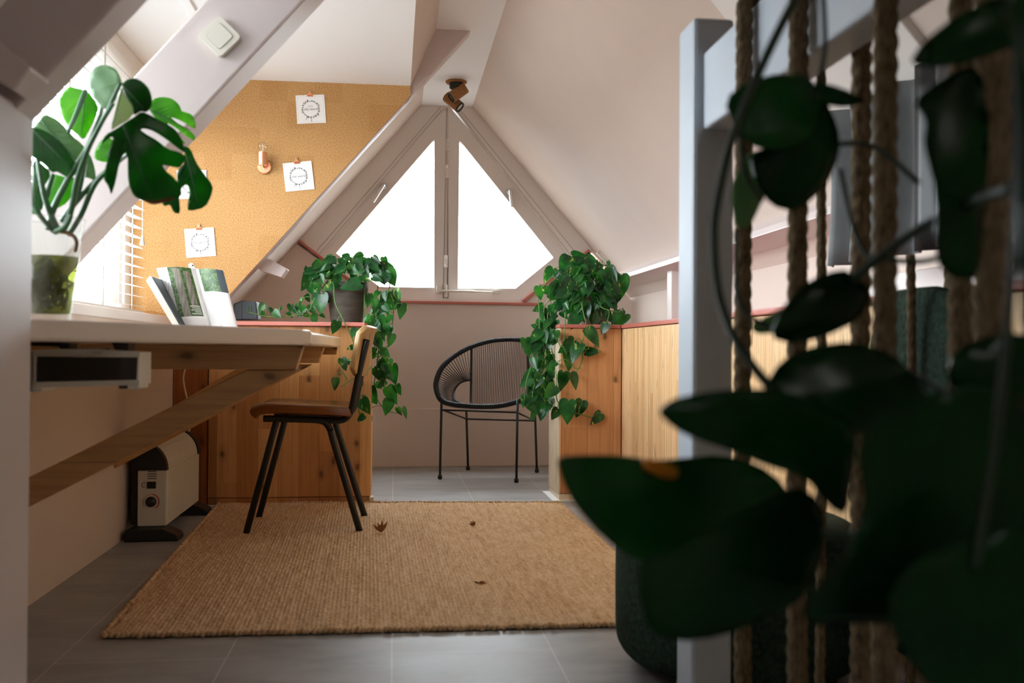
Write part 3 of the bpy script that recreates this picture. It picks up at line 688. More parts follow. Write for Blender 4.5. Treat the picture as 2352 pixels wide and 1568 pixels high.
for k in range(nC+1):
    u_ = k/nC
    p0 = rim[int(round(lerp(iA, iB, u_)))]; p1 = lerp(seatL, seatR, u_)+V((0,0,0.006*math.sin(u_*math.pi)-0.006)); p2_ = rim[int(round(lerp(jA, jB, u_))) % len(rim)]
    fx = lerp(iA, iB, u_); i0 = int(fx); p0 = lerp(rim[i0], rim[(i0+1) % len(rim)], fx-i0)
    fj = lerp(jA, jB, u_); j0 = int(fj); p2_ = lerp(rim[j0], rim[(j0+1) % len(rim)], fj-j0)
    mb.tube([p0, lerp(p0,p1,0.5)+V((0,0.012,0)), p1, lerp(p1,p2_,0.5)+V((0,0,-0.012)), p2_], 0.0019, 5)
mb.build('back_and_seat_cords', MT['blackcord'], ac, smooth=True)
def fan(ring, i0, i1, n):
    mb = MB()
    for k in range(n):
        u_ = k/(n-1); fx = lerp(i0, i1, u_); a_ = int(math.floor(fx)); p0 = lerp(rim[a_ % len(rim)], rim[(a_+1) % len(rim)], fx-a_)
        fr = u_*(len(ring)-1); b_ = min(int(fr), len(ring)-2); p1 = lerp(ring[b_], ring[b_+1], fr-b_)
        for s_ in (-1, 1):
            mb.tube([p0, p1+V((0,0.006*s_,0.004*s_))], 0.0017, 5)
    return mb
fan(hrL, iA, jA-len(rim), 40).build('side_cords', MT['blackcord'], ac, smooth=True)
fan(hrR, iB, jB, 34).build('side_cords', MT['blackcord'], ac, smooth=True)

# ---------------- jute rug ----------------
def isect(p1, p2, p3, p4):
    d1, d2 = p2-p1, p4-p3; den = d1.x*d2.y-d1.y*d2.x
    return p1 + d1*(((p3.x-p1.x)*d2.y-(p3.y-p1.y)*d2.x)/den)
FL_, FR_ = onz(235,1468), onz(1425,1441); BL_, BR_ = onz(506,1158), onz(1290,1158)
FRc = isect(FL_, FR_, BR_, onz(1460,1308))
nr = 132; nu, nv = nr*4+1, 430
Ln = (BL_-FL_).length
verts = []; rr = random.Random(3)
bead = [[rr.uniform(0.25,1.15) for _ in range(400)] for _ in range(nr+1)]
ph = [rr.random()*6.28 for _ in range(nr+1)]; amp = [0.7+0.5*rr.random() for _ in range(nr+1)]
edge = [0.004*math.sin(i*0.05)+0.003*math.sin(i*0.31+1)+0.0015*rr.uniform(-1,1) for i in range(nv)]
for j in range(nv):
    v_ = j/(nv-1); vy = v_*Ln
    for i in range(nu):
        u_ = i/(nu-1); row = min(i//4, nr)
        p = lerp(lerp(FL_, FRc, u_), lerp(BL_, BR_, u_), v_)
        loc = abs(math.sin(math.pi*u_*nr))
        bk = vy/0.0125+ph[row]/6.28; bd = bead[row][int(bk) % 400]; z = 0.007+0.0048*(0.35+0.65*loc)*bd*(0.35+0.65*abs(math.sin(math.pi*bk)))*amp[row]+0.0012*math.sin(u_*37+v_*19)
        ed = min(i, nu-1-i, 3)/3.0; ev = min(j, nv-1-j, 3)/3.0
        z *= 0.25+0.75*min(ed, ev)
        k = edge[j]*(1 if u_ < 0.02 or u_ > 0.98 else 0)
        verts.append(V((p.x+k, p.y+(0.004*math.sin(u_*40)+0.002*math.sin(u_*190) if j in (0, nv-1) else 0), z+0.001)))
rug = MB(); rug.v = verts
rug.f = [(j*nu+i, j*nu+i+1, (j+1)*nu+i+1, (j+1)*nu+i) for j in range(nv-1) for i in range(nu-1)]
rug.mi = [0]*len(rug.f)
ro = thing('jute_rug', 'natural jute rug with chunky woven rows on the grey floor', 'rug', (lerp(FL_,BR_,0.5).x, lerp(FL_,BR_,0.5).y, 0))
rug.build('weave', MT['jute'], ro, smooth=True)
mb = MB()
def braid(a, b):
    n = int((b-a).length/0.013); 
    for k in range(n):
        c0 = lerp(a, b, (k+0.5)/n)+V((rr.uniform(-.002,.002), rr.uniform(-.002,.002), 0.008+rr.uniform(-.001,.002)))
        rad = 0.0072*rr.uniform(0.85,1.15)
        mb.lathe([(0,-1),(0.6,-0.8),(0.95,-0.3),(0.95,0.3),(0.6,0.8),(0,1)], (0,0,0), (0,0,1), 7)
        cnt = 42
        for q_ in range(len(mb.v)-cnt, len(mb.v)): mb.v[q_] = c0+mb.v[q_]*rad
braid(FL_, FRc); braid(FL_, BL_); braid(BL_, BR_)
mb.build('braided_edge', MT['jute'], ro, smooth=True)
for i, (x, y, s_, a, lab) in enumerate(((876,1222,0.050,20,'dried tan leaf tuft on the rug beside the school chair'),(1089,1207,0.026,70,'small dried brown leaf on the rug below the cord chair'),(1099,1339,0.026,-60,'flat dark dried leaf scrap near the middle of the rug'))):
    p = onz(x, y, 0.011); mb = MB(); 
    for k in range(4):
        an = math.radians(90+a*0.4+(k-1.5)*24); d_ = V((math.cos(an), -0.25, math.sin(an)*(1 if i < 2 else 0.15))).normalized()
        sd = V((-d_.z, 0.3, d_.x)).normalized()*s_*0.13
        ln = s_*(0.75+0.25*rr.random())
        mb.grid([[p-sd*0.2, p+V((0,0,0.001)), p+sd*0.2],[p+d_*ln*0.5-sd, p+d_*ln*0.5+V((0,0.006,0)), p+d_*ln*0.5+sd],[p+d_*ln-sd*0.15, p+d_*ln, p+d_*ln+sd*0.15]])
    tag(mb.build('dried_leaf', MT['dry'], None, smooth=True, solid=0.0008, loc=p), lab, 'leaf')
# ---------------- spotlight on the ceiling ----------------
Ys = 5.33
sc_ = at(1048,176,Ys); zc_ = ZCEIL
ps = V((sc_.x, Ys, zc_))
s = thing('ceiling_spotlight', 'double ceiling spotlight with cork shades on black arms', 'lamp', ps)
MB().lathe([(0,-0.012),(0.052,-0.012),(0.057,-0.006),(0.057,0.0),(0,0.0)], ps, (0,0,1), 32).build('cork_rose', MT['brass'], s, smooth=False)
MB().lathe([(0,-0.040),(0.034,-0.040),(0.037,-0.035),(0.037,-0.011),(0,-0.011)], ps+V((0,-0.005,0)), (0,0,1), 28).build('mount', MT['black'], s)
for (bs, tp, ex) in (((1076,205),(1034,229),0.075), ((1022,222),(1056,248),0.0)):
    pass
def spot(a, b, Y, r, open_b, name):
    pa, pb = at(*a, Y), at(*b, Y-0.03 if open_b else Y)
    ax = (pb-pa); L_ = ax.length
    o = MB().lathe([(0,0),(r*0.97,0),(r,0.004),(r,L_-0.004),(r*0.97,L_),(r*0.86,L_),(r*0.82,L_*0.6),(0,L_*0.6)], pa, ax, 28).build(name, MT['brass'], s)
    MB().lathe([(r*0.99,L_-0.002),(r*0.99,L_+0.004),(r*0.76,L_+0.005),(r*0.74,L_-0.004)], pa, ax, 28).build('rim', MT['black'], o)
    MB().lathe([(0,L_-0.002),(r*0.75,L_-0.002)], pa, ax, 24).build('lens', MT['plastic_w'], o)
    return pa, pb
a1, b1_ = spot((1069,201),(1036.5,224.5), Ys-0.02, 0.031, False, 'shade')
a2, b2_ = spot((1026,221),(1056,246.5), Ys+0.05, 0.031, True, 'shade')
m1 = lerp(a1,b1_,0.5); m2 = lerp(a2,b2_,0.5)
MB().tube(crv([ps+V((0.006,-0.03,-0.02)), ps+V((0.004,-0.035,-0.07)), m1+V((0,-0.005,0.03))],6), 0.006, 8).build('arm', MT['black'], s, smooth=True)
MB().tube(crv([ps+V((-0.004,0.0,-0.03)), ps+V((-0.012,0.01,-0.085)), m2+V((-0.01,0,0.035))],6), 0.006, 8).build('arm', MT['black'], s, smooth=True)

# ---------------- things on the cork wall ----------------
# wall sconce
sx = at(607,384,YC); sc0 = V((sx.x, YC, sx.z))
w = thing('wall_sconce', 'copper wall sconce with a bare clear bulb on the cork wall', 'lamp', sc0)
MB().lathe([(0,-0.016),(0.028,-0.016),(0.031,-0.012),(0.031,0.0),(0,0.0)], sc0, (0,1,0), 32).build('wall_plate', MT['copper'], w, smooth=False)
ct = at(603,380,YC-0.045); cb = at(603.5,350,YC-0.045)
MB().tube([sc0+V((0,-0.014,0)), V((ct.x,ct.y,ct.z-0.004)), V((ct.x,ct.y-0.012,ct.z-0.004))], 0.004, 10).build('stem', MT['copper'], w)
MB().lathe([(0,0),(0.019,0),(0.0195,0.002),(0.0195,cb.z-ct.z),(0.0165,cb.z-ct.z),(0.0165,cb.z-ct.z-0.02),(0,cb.z-ct.z-0.02)], ct, (0,0,1), 28).build('lamp_holder', MT['copper'], w)
bz = cb.z-ct.z
bulb = MB().lathe([(0.011,bz-0.008),(0.012,bz+0.004)]+[(0.0215*math.sin(a_),bz+0.026-0.0215*math.cos(a_)) for a_ in [0.6+i*(math.pi-0.6)/10 for i in range(11)]], ct, (0,0,1), 24).build('bulb', MT['bulbglass'], w, smooth=True)
MB().tube([ct+V((0,0,bz)), ct+V((0.002,0,bz+0.02)), ct+V((0,0,bz+0.034))], 0.0014, 6).build('filament', MT['copper'], bulb)

def card(name):
    S_ = 0.0625    # half size
    r_ = thing(name, '', 'card', (0,0,0), 'wreath cards clipped to the cork wall')
    MB().box((-S_,-0.003,-S_),(S_,0,S_)).build('paper', MT['paper'], r_)
    k = S_*0.9
    MB().ring([V((-k,-0.0032,-k)),V((k,-0.0032,-k)),V((k,-0.0032,k)),V((-k,-0.0032,k))],[V((-k+.0008,-0.0032,-k+.0008)),V((k-.0008,-0.0032,-k+.0008)),V((k-.0008,-0.0032,k-.0008)),V((-k+.0008,-0.0032,k-.0008))],(0,0.0002,0)).build('border_line', MT['inkfaint'], r_)
    mb = MB(); q_ = random.Random(5); RR = 0.0335
    mb.loop([V((math.cos(a_)*RR,-0.0035,math.sin(a_)*RR)) for a_ in [i*2*math.pi/40 for i in range(40)]], 0.0005, 4)
    for i in range(64):
        a_ = i*2*math.pi/64+q_.uniform(-.03,.03); ln = q_.choice([0.005,0.007,0.009,0.011]); tw = q_.uniform(-0.9,0.9)
        b0 = V((math.cos(a_),0,math.sin(a_)))*RR+V((0,-0.0036,0)); d_ = V((math.cos(a_+tw),0,math.sin(a_+tw))); n_ = V((-d_.z,0,d_.x))*ln*0.2
        mb.add([b0, b0+d_*ln*0.5+n_, b0+d_*ln, b0+d_*ln*0.5-n_], [(0,1,2,3)], 1 if i in (14,15) else 0)
    for a_, ln in ((-2.05,0.016),(-1.57,0.02),(-0.75,0.01)):
        b0 = V((math.cos(a_),0,math.sin(a_)))*(RR+0.003)+V((0,-0.0036,0)); mb.tube([b0, b0+V((math.cos(a_),0,math.sin(a_)))*ln], 0.0009, 4)
    mb.build('wreath_print', [MT['ink'], MT['inkgreen']], r_)
    fw_ = MB()   # a faint, illegible line of four pale letters
    for k in range(4): x_ = -0.0115+k*0.0066; fw_.ring([V((x_-.0026,-.0034,.008)),V((x_+.0026,-.0034,.008)),V((x_+.0022,-.0034,.017)),V((x_-.0022,-.0034,.017))],[V((x_-.0014,-.0034,.0092)),V((x_+.0014,-.0034,.0092)),V((x_+.0012,-.0034,.0158)),V((x_-.0012,-.0034,.0158))],(0,.0002,0))
    fw_.build('faint_lettering', MT['inkfaint'], r_)
    for body, size, z, m in (('the world', 0.0155, -0.005, 'ink'),):
        cu = bpy.data.curves.new('lettering', 'FONT'); cu.body = body; cu.size = size; cu.align_x = 'CENTER'; cu.shear = 0.25 if body[0] == 't' else 0; cu.extrude = 0.0001
        ob = bpy.data.objects.new('lettering', cu); COL.objects.link(ob); ob.parent = r_; ob.location = (0.001,-0.0036,z); ob.rotation_euler = (math.radians(90),0,0); cu.materials.append(MT[m])
        me = bpy.data.meshes.new_from_object(ob); om = bpy.data.objects.new('lettering', me); COL.objects.link(om); om.parent = r_; om.location = ob.location; om.rotation_euler = ob.rotation_euler; bpy.data.objects.remove(ob); om.name = 'lettering'
    cl = MB(); cl.prism([(-0.013,-0.008,S_-0.008),(0.013,-0.008,S_-0.008),(0.0115,-0.001,S_+0.004),(-0.0115,-0.001,S_+0.004)],(0,0.004,0)); cl.tube([(-0.012,-0.005,S_+0.003),(0.012,-0.005,S_+0.003)],0.003,8)
    cl.prism([(-0.004,-0.005,S_+0.003),(0.004,-0.005,S_+0.003),(0.005,-0.004,S_+0.013),(-0.005,-0.004,S_+0.013)],(0,0.002,0))
    cl.loop([V((math.cos(i*.628)*0.0042,-0.004,S_+0.016+math.sin(i*.628)*0.0042)) for i in range(10)], 0.0018, 6)
    cl.build('bulldog_clip', MT['copper'], r_, bevel=0.0006)
    return r_
def dup(root):
    r_ = root.copy(); COL.objects.link(r_)
    for ch_ in list(root.children):
        c_ = ch_.copy(); COL.objects.link(c_); c_.parent = r_
        for g_ in ch_.children:
            e_ = g_.copy(); COL.objects.link(e_); e_.parent = c_
    return r_
c0 = card('wreath_card')
for i, (x, y, a, lab) in enumerate(((714,251,4,'white wreath card high on the cork wall, the topmost of four'),(686,405,7,'white wreath card just right of the copper sconce'),(441,424,2,'white wreath card half hidden behind the monstera leaves'),(460,557,5,'white wreath card lowest on the cork wall, above the open magazine'))):
    o = c0 if i == 0 else dup(c0)
    p = at(x, y, YC); o.location = (p.x, YC-0.001, p.z); o.rotation_euler = (0, math.radians(-a), 0); o['label'] = lab

# ---------------- light switch on the second rafter ----------------
yS = 2.354; p = at(507,88,yS)
s = thing('light_switch', 'cream light switch mounted askew on the sloping mauve beam', 'switch', p)
s.rotation_euler = (0, math.radians(-49+3), 0)
def rbox(h, r, d0, d1, name, m, bev):
    pts = []
    for cx, cz, a0 in ((h-r,h-r,0),(-(h-r),h-r,90),(-(h-r),-(h-r),180),(h-r,-(h-r),270)):
        for k in range(6): a_ = math.radians(a0+k*18); pts.append(V((cx+r*math.cos(a_), d0, cz+r*math.sin(a_))))
    mb = MB().prism(pts, (0,d1-d0,0)); 
    me_o = mb; s_loc = s.location.copy(); mb.v = [v+s_loc for v in mb.v]
    return mb.build(name, m, s, bevel=bev)
rbox(0.0345, 0.009, -0.016, 0.0, 'frame', MT['plastic_w'], 0.005)
rbox(0.0225, 0.006, -0.0165, -0.008, 'joint', MT['gapdark'], 0)
rbox(0.0218, 0.006, -0.0185, -0.008, 'rocker', MT['plastic_w'], 0.0015)

# ---------------- venetian blind ----------------
bl = thing('venetian_blind', 'white venetian blind over the dormer window beside the cork wall', 'blind', (-1.13, 3.0, 0.83))
XB_ = -1.065; y0, y1 = 1.70, 4.325
mb = MB(); nS = 23
for k in range(nS):
    z = 0.858+k*0.0405; t_ = math.radians(9); hw = 0.024
    dx, dz = hw*math.cos(t_), hw*math.sin(t_)
    mb.add([(XB_-dx,y0,z+dz),(XB_+dx,y0,z-dz),(XB_+dx,y1,z-dz),(XB_-dx,y1,z+dz),(XB_-dx,y0,z+dz+.002),(XB_+dx,y0,z-dz+.002),(XB_+dx,y1,z-dz+.002),(XB_-dx,y1,z+dz+.002)],
           [(3,2,1,0),(4,5,6,7),(0,1,5,4),(1,2,6,5),(2,3,7,6),(3,0,4,7)])
mb.build('slats', MT['blind'], bl)
MB().box((XB_-0.028,y0,1.80),(XB_+0.028,y1,ZD-0.002)).build('head_rail', MT['frame'], bl, bevel=0.003)
MB().box((XB_-0.025,y0,0.822),(XB_+0.025,y1,0.838)).build('bottom_rail', MT['frame'], bl, bevel=0.003)
for yy in (4.12, 3.72, 3.33, 2.9, 2.5, 2.1):
    MB().tube([(XB_+0.026,yy,0.835),(XB_+0.026,yy,1.81)], 0.0035, 6).tube([(XB_-0.026,yy,0.835),(XB_-0.026,yy,1.81)], 0.0015, 5).build('ladder_cord', MT['plastic_w'], bl)
pc = at(327,550,4.25)
xc = -1.105; pe = onx(327,548,-1.03)
o = MB().tube([(pe.x,pe.y,1.81),pe], 0.0022, 6).build('pull_cord', MT['plastic_w'], bl)
MB().lathe([(0,0.012),(0.004,0.012),(0.006,-0.004),(0.0115,-0.022),(0.010,-0.028),(0,-0.029)], pe, (0,0,1), 14).build('cord_toggle', MT['plastic_w'], o, smooth=True)
# white lath on the dormer ceiling
struct('trim_14', MB().box((-0.72,1.6,ZD-0.010),(-0.69,YC-0.4,ZD+0.001)), MT['white'], bevel=0.002)

# ---------------- magazine on a stand, tablet ----------------
YM = 3.35; zd = ztop+0.001
def mg(cx, cy, Y): return at(330+cx*0.1148, 590+cy*0.1148, Y)
mag = thing('open_magazine', 'open gardening magazine propped upright on the desk', 'magazine', V((mg(1200,1500,YM).x, YM, zd)))
def page(tl, tr, br, bl_, n=9, bow=0.012, Yt=(0,0)):
    rows = []
    for j in range(n):
        v_ = j/(n-1); row = []
        for i in range(n):
            u_ = i/(n-1)
            a = (lerp(lerp(tl[0],tr[0],u_), lerp(bl_[0],br[0],u_), v_), lerp(lerp(tl[1],tr[1],u_), lerp(bl_[1],br[1],u_), v_))
            Y = YM+0.045*(1-v_)+lerp(Yt[0],Yt[1],u_)-bow*math.sin(u_*math.pi)
            row.append(mg(a[0], a[1]-22*math.sin(u_*math.pi)*(1 if v_ < 0.02 or True else 0), Y))
        rows.append(row)
    return rows
Lp = page((465,205),(1040,240),(1385,1500),(800,1520), Yt=(-0.03,0.0)); Rp = page((1040,240),(1590,270),(1920,1540),(1385,1500), Yt=(0.0,-0.03))
MB().grid(Lp).build('left_page', MT['paper'], mag, smooth=True, solid=0.0012)
MB().grid(Rp).build('right_page', MT['paper'], mag, smooth=True, solid=0.0012)
bl0 = [mg(250,225,YM-0.005+0.045), mg(462,205,YM-0.028+0.045), mg(795,1520,YM-0.028), mg(700,1520,YM-0.005)]
MB().prism(bl0, (0.002,0.02,0)).build('page_block', MT['pages'], mag)
def sub(P, u0, u1, v0, v1, dy):
    n = len(P)
    def pt(u, v):
        x, y = u*(n-1), v*(n-1); i, j = min(int(x), n-2), min(int(y), n-2); a, b = x-i, y-j
        return lerp(lerp(P[j][i],P[j][i+1],a), lerp(P[j+1][i],P[j+1][i+1],a), b)+V((0,-dy,0))
    k = 8
    return [[pt(lerp(u0,u1,i/k), lerp(v0,v1,j/k)) for i in range(k+1)] for j in range(k+1)]
MB().grid(sub(Lp,0.0,0.83,0.0,0.76,0.0012)).build('garden_photo', MT['gprint'], mag, smooth=True)
mb = MB(); mb.grid(sub(Lp,0.16,0.42,0.02,0.755,0.0018)); mb.grid(sub(Lp,0.52,0.74,0.06,0.60,0.0018)); mb.build('fence_photo', MT['fprint'], mag, smooth=True)
MB().grid(sub(Rp,0.10,0.72,0.0,0.36,0.0012)).build('garden_photo', MT['gprint'], mag, smooth=True)
MB().grid(sub(Rp,0.72,1.0,0.0,0.36,0.0012)).build('water_photo', MT['slate'], mag, smooth=True)
mb = MB()
for k in range(6): mb.grid(sub(Lp,0.12,0.86,0.80+k*0.022,0.804+k*0.022,0.0015))
for k in range(18): mb.grid(sub(Lp,0.88,0.97,0.36+k*0.021,0.3635+k*0.021,0.0015))
for k in range(16):
    mb.grid(sub(Rp,0.08,0.46,0.66+k*0.018,0.663+k*0.018,0.0015)); mb.grid(sub(Rp,0.54,0.92,0.66+k*0.018,0.663+k*0.018,0.0015))
for k in range(2): mb.grid(sub(Rp,0.15,0.95,0.40+k*0.15,0.402+k*0.15,0.0015))
mb.build('printed_text', MT['inkfaint'], mag)
mb = MB()
for k in range(5): mb.grid(sub(Lp,0.46+0.04*k*(k % 2),0.80,0.60+k*0.03,0.611+k*0.03,0.0024))
mb.build('caption_text', MT['paper'], mag)
st = thing('book_stand', 'white metal book stand behind the open magazine', 'stand', V((mg(980,1500,YM+0.05).x, YM+0.05, zd)))
MB().prism([mg(885,150,YM+0.06),mg(930,118,YM+0.06),mg(990,120,YM+0.06),mg(1060,300,YM+0.06),mg(1460,1560,YM+0.035),mg(1340,1560,YM+0.035)],(0,0.008,0)).build('upright', MT['plastic_w'], st, bevel=0.002)
MB().lathe([(0,-0.002),(0.0025,-0.002),(0.0025,0.002),(0,0.002)], mg(978,172,YM+0.059), (0,1,0), 12).build('rivet', MT['black'], st)
pf = mg(1210,1500,YM); MB().box((pf.x-0.06,YM-0.05,zd),(pf.x+0.09,YM+0.09,zd+0.006)).build('base', MT['plastic_w'], st, bevel=0.002)
for cx in (1210, 1545):
    MB().tube(crv([mg(cx+30,1560,YM-0.045), mg(cx+10,1440,YM-0.045), mg(cx-5,1365,YM-0.04)],5), 0.0022, 6).build('page_clip', MT['plastic_w'], st, smooth=True)
tb = thing('tablet', 'white tablet with dark screen edge leaning beside the open magazine', 'tablet', V((mg(600,1500,YM-0.1).x, YM-0.1, zd)))
Yt = YM-0.10
fr = [mg(40,470,Yt), mg(130,370,Yt), mg(160,385,Yt), mg(830,1540,Yt), mg(680,1540,Yt)]
MB().prism(fr, (0.0,0.16,0)).build('case', MT['plastic_w'], tb, bevel=0.003)
MB().prism([mg(150,385,Yt-0.002), mg(172,398,Yt-0.002), mg(850,1540,Yt-0.002), mg(815,1540,Yt-0.002)], (0,0.164,0)).build('screen', MT['slate'], tb)

# speaker-like dark box on the pink top
sp_ = at(562,735,YC+0.1); bx = thing('black_box', 'small dark rounded box on the pink top, left of the trailing pothos', 'box', (sp_.x, YC+0.1, ZT+0.004))
y_ = YC+0.1
MB().prism([at(534,734,y_),at(593,734,y_),at(589,692,y_),at(556,690,y_),at(536,697,y_)],(0,0.10,0)).build('body', MT['slate'], bx, bevel=0.006)
MB().prism([at(534,734,y_-0.002),at(556,734,y_-0.002),at(556,691,y_-0.002),at(537,698,y_-0.002)],(0,0.09,0)).build('side_face', MT['slate'], bx, bevel=0.004)
# clear hook on the right slope
hk = onz(1385,587,1.0); 
def onslope(px, py):
    d_ = ray(px, py); k = (ZCEIL+1.154*XR0-0.68)/(d_.z+1.154*d_.x); return CAMP+d_*k
h1, h2 = onslope(1378,575), onslope(1398,598)
o_ = V((-0.02,0,-0.016))
tag(MB().tube([h1, h1+o_, lerp(h1,h2,0.5)+o_*0.9, h2+o_*0.8, h2], 0.006, 8).build('wall_hook', MT['plastic_w'], None, smooth=True, loc=h1), 'small white hook on the sloping wall above the right pothos', 'hook')
# ---------------- leaf builders ----------------
def heart(mb, base, tip, wid, nrm, mi=0, fold=0.25, curl=0.12):
    L_ = tip-base; ln = L_.length; d_ = L_/ln
    n_ = (nrm-d_*nrm.dot(d_)).normalized(); s_ = d_.cross(n_)
    prof = [(-0.10,0.10),(-0.11,0.30),(-0.02,0.44),(0.14,0.50),(0.34,0.47),(0.55,0.37),(0.74,0.23),(0.90,0.09),(1.0,0.0)]
    rows = []
    for k, (t0, hw) in enumerate(prof):
        tm = max(t0, 0.0) if k > 2 else (0.0, 0.01, 0.05)[k]
        row = []
        for q_ in (-1, -0.55, 0, 0.55, 1):
            u_ = lerp(tm, t0, abs(q_)) if k < 3 else t0
            w_ = hw*wid*ln*q_
            hgt = fold*abs(w_)*1.0-curl*ln*u_*u_ - 0.25*abs(q_)*abs(w_)*fold
            row.append(base+d_*(u_*ln)+s_*w_+n_*hgt)
        rows.append(row)
    mb.grid(rows, mi)
def cr_leaves(mb, lst, conv, dep, seed, wid=0.86):
    q_ = random.Random(seed)
    for it in lst:
        bx, by, tx, ty = it[:4]; mi = it[4] if len(it) > 4 else 0
        Y = dep(bx, by)+q_.uniform(-.03,.03)
        b = conv(bx, by, Y); t_ = conv(tx, ty, Y-q_.uniform(-0.012,0.03))
        if (t_-b).length < 0.028: t_ = b+(t_-b)*(0.028/max((t_-b).length,1e-4))
        n_ = V((q_.uniform(-.95,.95), -1, q_.uniform(-.3,1.0)))
        heart(mb, b, t_, wid*q_.uniform(0.85,1.1), n_, mi, q_.uniform(0.15,0.45), q_.uniform(0.02,0.2))
def petioles(mb, lst, conv, dep, vines3, seed):
    q_ = random.Random(seed)
    allp = [p for v in vines3 for p in v]
    for it in lst:
        b = conv(it[0], it[1], dep(it[0], it[1]))
        nb = min(allp, key=lambda p: (p-b).length)
        if 0.004 < (nb-b).length < 0.14:
            mid = lerp(nb, b, 0.5)+V((q_.uniform(-.01,.01), -0.006, 0.015))
            mb.tube(crv([nb, mid, b], 3), 0.0016, 5)

# ---------------- pothos on the left unit ----------------
cl = lambda x, y, Y: at(520+x*0.2806, 560+y*0.2806, Y)
YP = YC+0.17
def potl(name, px, r1, r2, h, base, par, m):
    prof = [(0,0.0),(r2,0.0),(r2*1.02,0.004),(lerp(r2,r1,0.72),h*0.70),(r1*0.97,h*0.74),(r1,h*0.75),(r1*1.03,h),(r1*0.95,h),(r1*0.9,h*0.86),(0,h*0.84)]
    return MB().lathe(prof, base, (0,0,1), 40).build(name, m, par, smooth=False, bevel=0)
pc0 = cl(985,615,YP); base = V((pc0.x, YP, ZT+0.003))
pl = thing('trailing_pothos', 'trailing pothos in a weathered grey pot on the left pine unit', 'plant', base)
pt_ = potl('pot', None, 0.096, 0.071, 0.185, base, pl, MT['pot'])
for p_ in pt_.data.polygons: p_.use_smooth = True
Lf = [(880,150,730,225),(690,240,622,390),(745,175,700,280),(890,125,800,150),(1010,105,920,145),(1120,105,1010,160),(1110,175,950,222),(1085,190,1195,232),(1200,105,1260,165),(1290,110,1312,205),(1200,150,1295,255),(1320,215,1382,350),(1095,325,918,362),(895,325,782,378),(770,410,772,572),(800,400,872,492),(690,350,725,420),(650,420,690,480),(620,445,600,500),
(950,100,1010,80),(830,110,870,80),(1050,140,1120,200),(960,180,880,250),(1010,210,1050,285),(1130,230,1160,300),(1200,230,1235,310),(1250,210,1290,290),(820,220,770,300),(760,260,800,330),(1150,180,1230,215),(900,210,940,290),(1060,110,1110,90),(1180,130,1130,170),(1330,260,1290,330),(660,190,640,215),(850,180,800,210),(980,150,930,195),(1270,170,1300,230),(700,300,660,360),(735,330,760,400),
(180,515,118,600),(205,530,195,602),(310,495,260,560),(345,520,372,565),(455,515,430,552),(390,550,445,603),(525,495,520,562),(590,485,600,565),(500,565,545,600),(650,525,580,602),(690,500,725,580),(770,575,810,605),(722,580,722,670),(560,520,620,590),(640,570,690,598),(280,560,330,600),
(1380,375,1425,460),(1300,420,1270,500),(1395,450,1205,520),(1195,530,1310,565),(1435,490,1420,622),(1160,425,1160,522),(1345,585,1305,660),(1180,600,1215,655),(1270,650,1320,735),(1335,680,1330,780),(1355,740,1328,850),(1195,755,1180,835),(1225,820,1275,870),(1265,870,1340,925),(1300,935,1245,1010),(1335,945,1350,1000),(1210,850,1212,905),(1355,1000,1380,1155),(1230,1040,1250,1125),(1300,1060,1370,1125),(1325,1175,1395,1315),(1395,1155,1425,1240),(1330,1275,1300,1410),(1405,1340,1430,1412),(1440,1345,1482,1435),(1165,1190,1230,1315),(1240,560,1300,620),(1290,500,1340,560),(1180,650,1150,640),(1270,740,1300,800),(1230,700,1250,780),(1360,400,1390,500),(1250,960,1290,1000),(1290,1010,1240,1060),
(905,635,870,742),(1065,695,1025,765),(1040,845,985,865),(945,940,980,1042),(1015,945,1000,995),(890,1100,890,1205),(1090,1115,1085,1195),(1165,1145,1105,1190),(1110,1270,1168,1400),(1130,1405,1062,1455),(1150,1400,1170,1515)]
def depL(x, y):
    if x > 1140 and y > 330: return YC+0.10
    if x < 640: return YC+0.10
    if y > 600: return YC-0.03
    d_ = ((x-1010)/360)**2+((y-250)/170)**2
    return YP-0.10*max(0, 1-d_*0.35)
vl = [[(880,350,YC+.05),(890,480,YC+.05),(950,610,YC-.025),(1040,800,YC-.03),(1100,1000,YC-.03),(1085,1150,YC-.03),(1075,1300,YC-.03),(1090,1400,YC-.03)],
 [(1190,1000,YC-.03),(1120,1070,YC-.035),(1030,1110,YC-.035),(940,1165,YC-.03)], [(950,1045,YC-.03),(990,1115,YC-.035)], [(1140,1235,YC-.03),(1070,1250,YC-.03)],
 [(1240,340,YP),(1225,560,YC+.1),(1250,800,YC+.1),(1230,1000,YC+.1),(1212,1150,YC+.1),(1235,1270,YC+.1),(1310,1360,YC+.1),(1430,1388,YC+.1)],
 [(1370,540,YC+.1),(1340,800,YC+.1),(1280,860,YC+.1)], [(1270,1130,YC+.1),(1330,1200,YC+.1)], [(1130,330,YP-.05),(1130,600,YC+.1)],
 [(830,300,YP-.05),(720,450,YC+.1),(650,560,YC+.1),(400,600,YC+.09),(180,560,YC+.1)], [(1000,220,YP),(900,120,YP),(760,200,YP-.05),(650,290,YP-.05)], [(1020,220,YP),(1110,120,YP),(1250,150,YP-.02),(1340,250,YP-.02),(1320,420,YC+.1)]]
v3 = [crv([cl(*p) for p in v], 6) for v in vl]
mb = MB()
for v in v3: mb.tube(v, 0.0026, 6)
petioles(mb, Lf, cl, depL, v3, 4)
mb.build('vines', MT['vine'], pl, smooth=True)
q_ = random.Random(41)
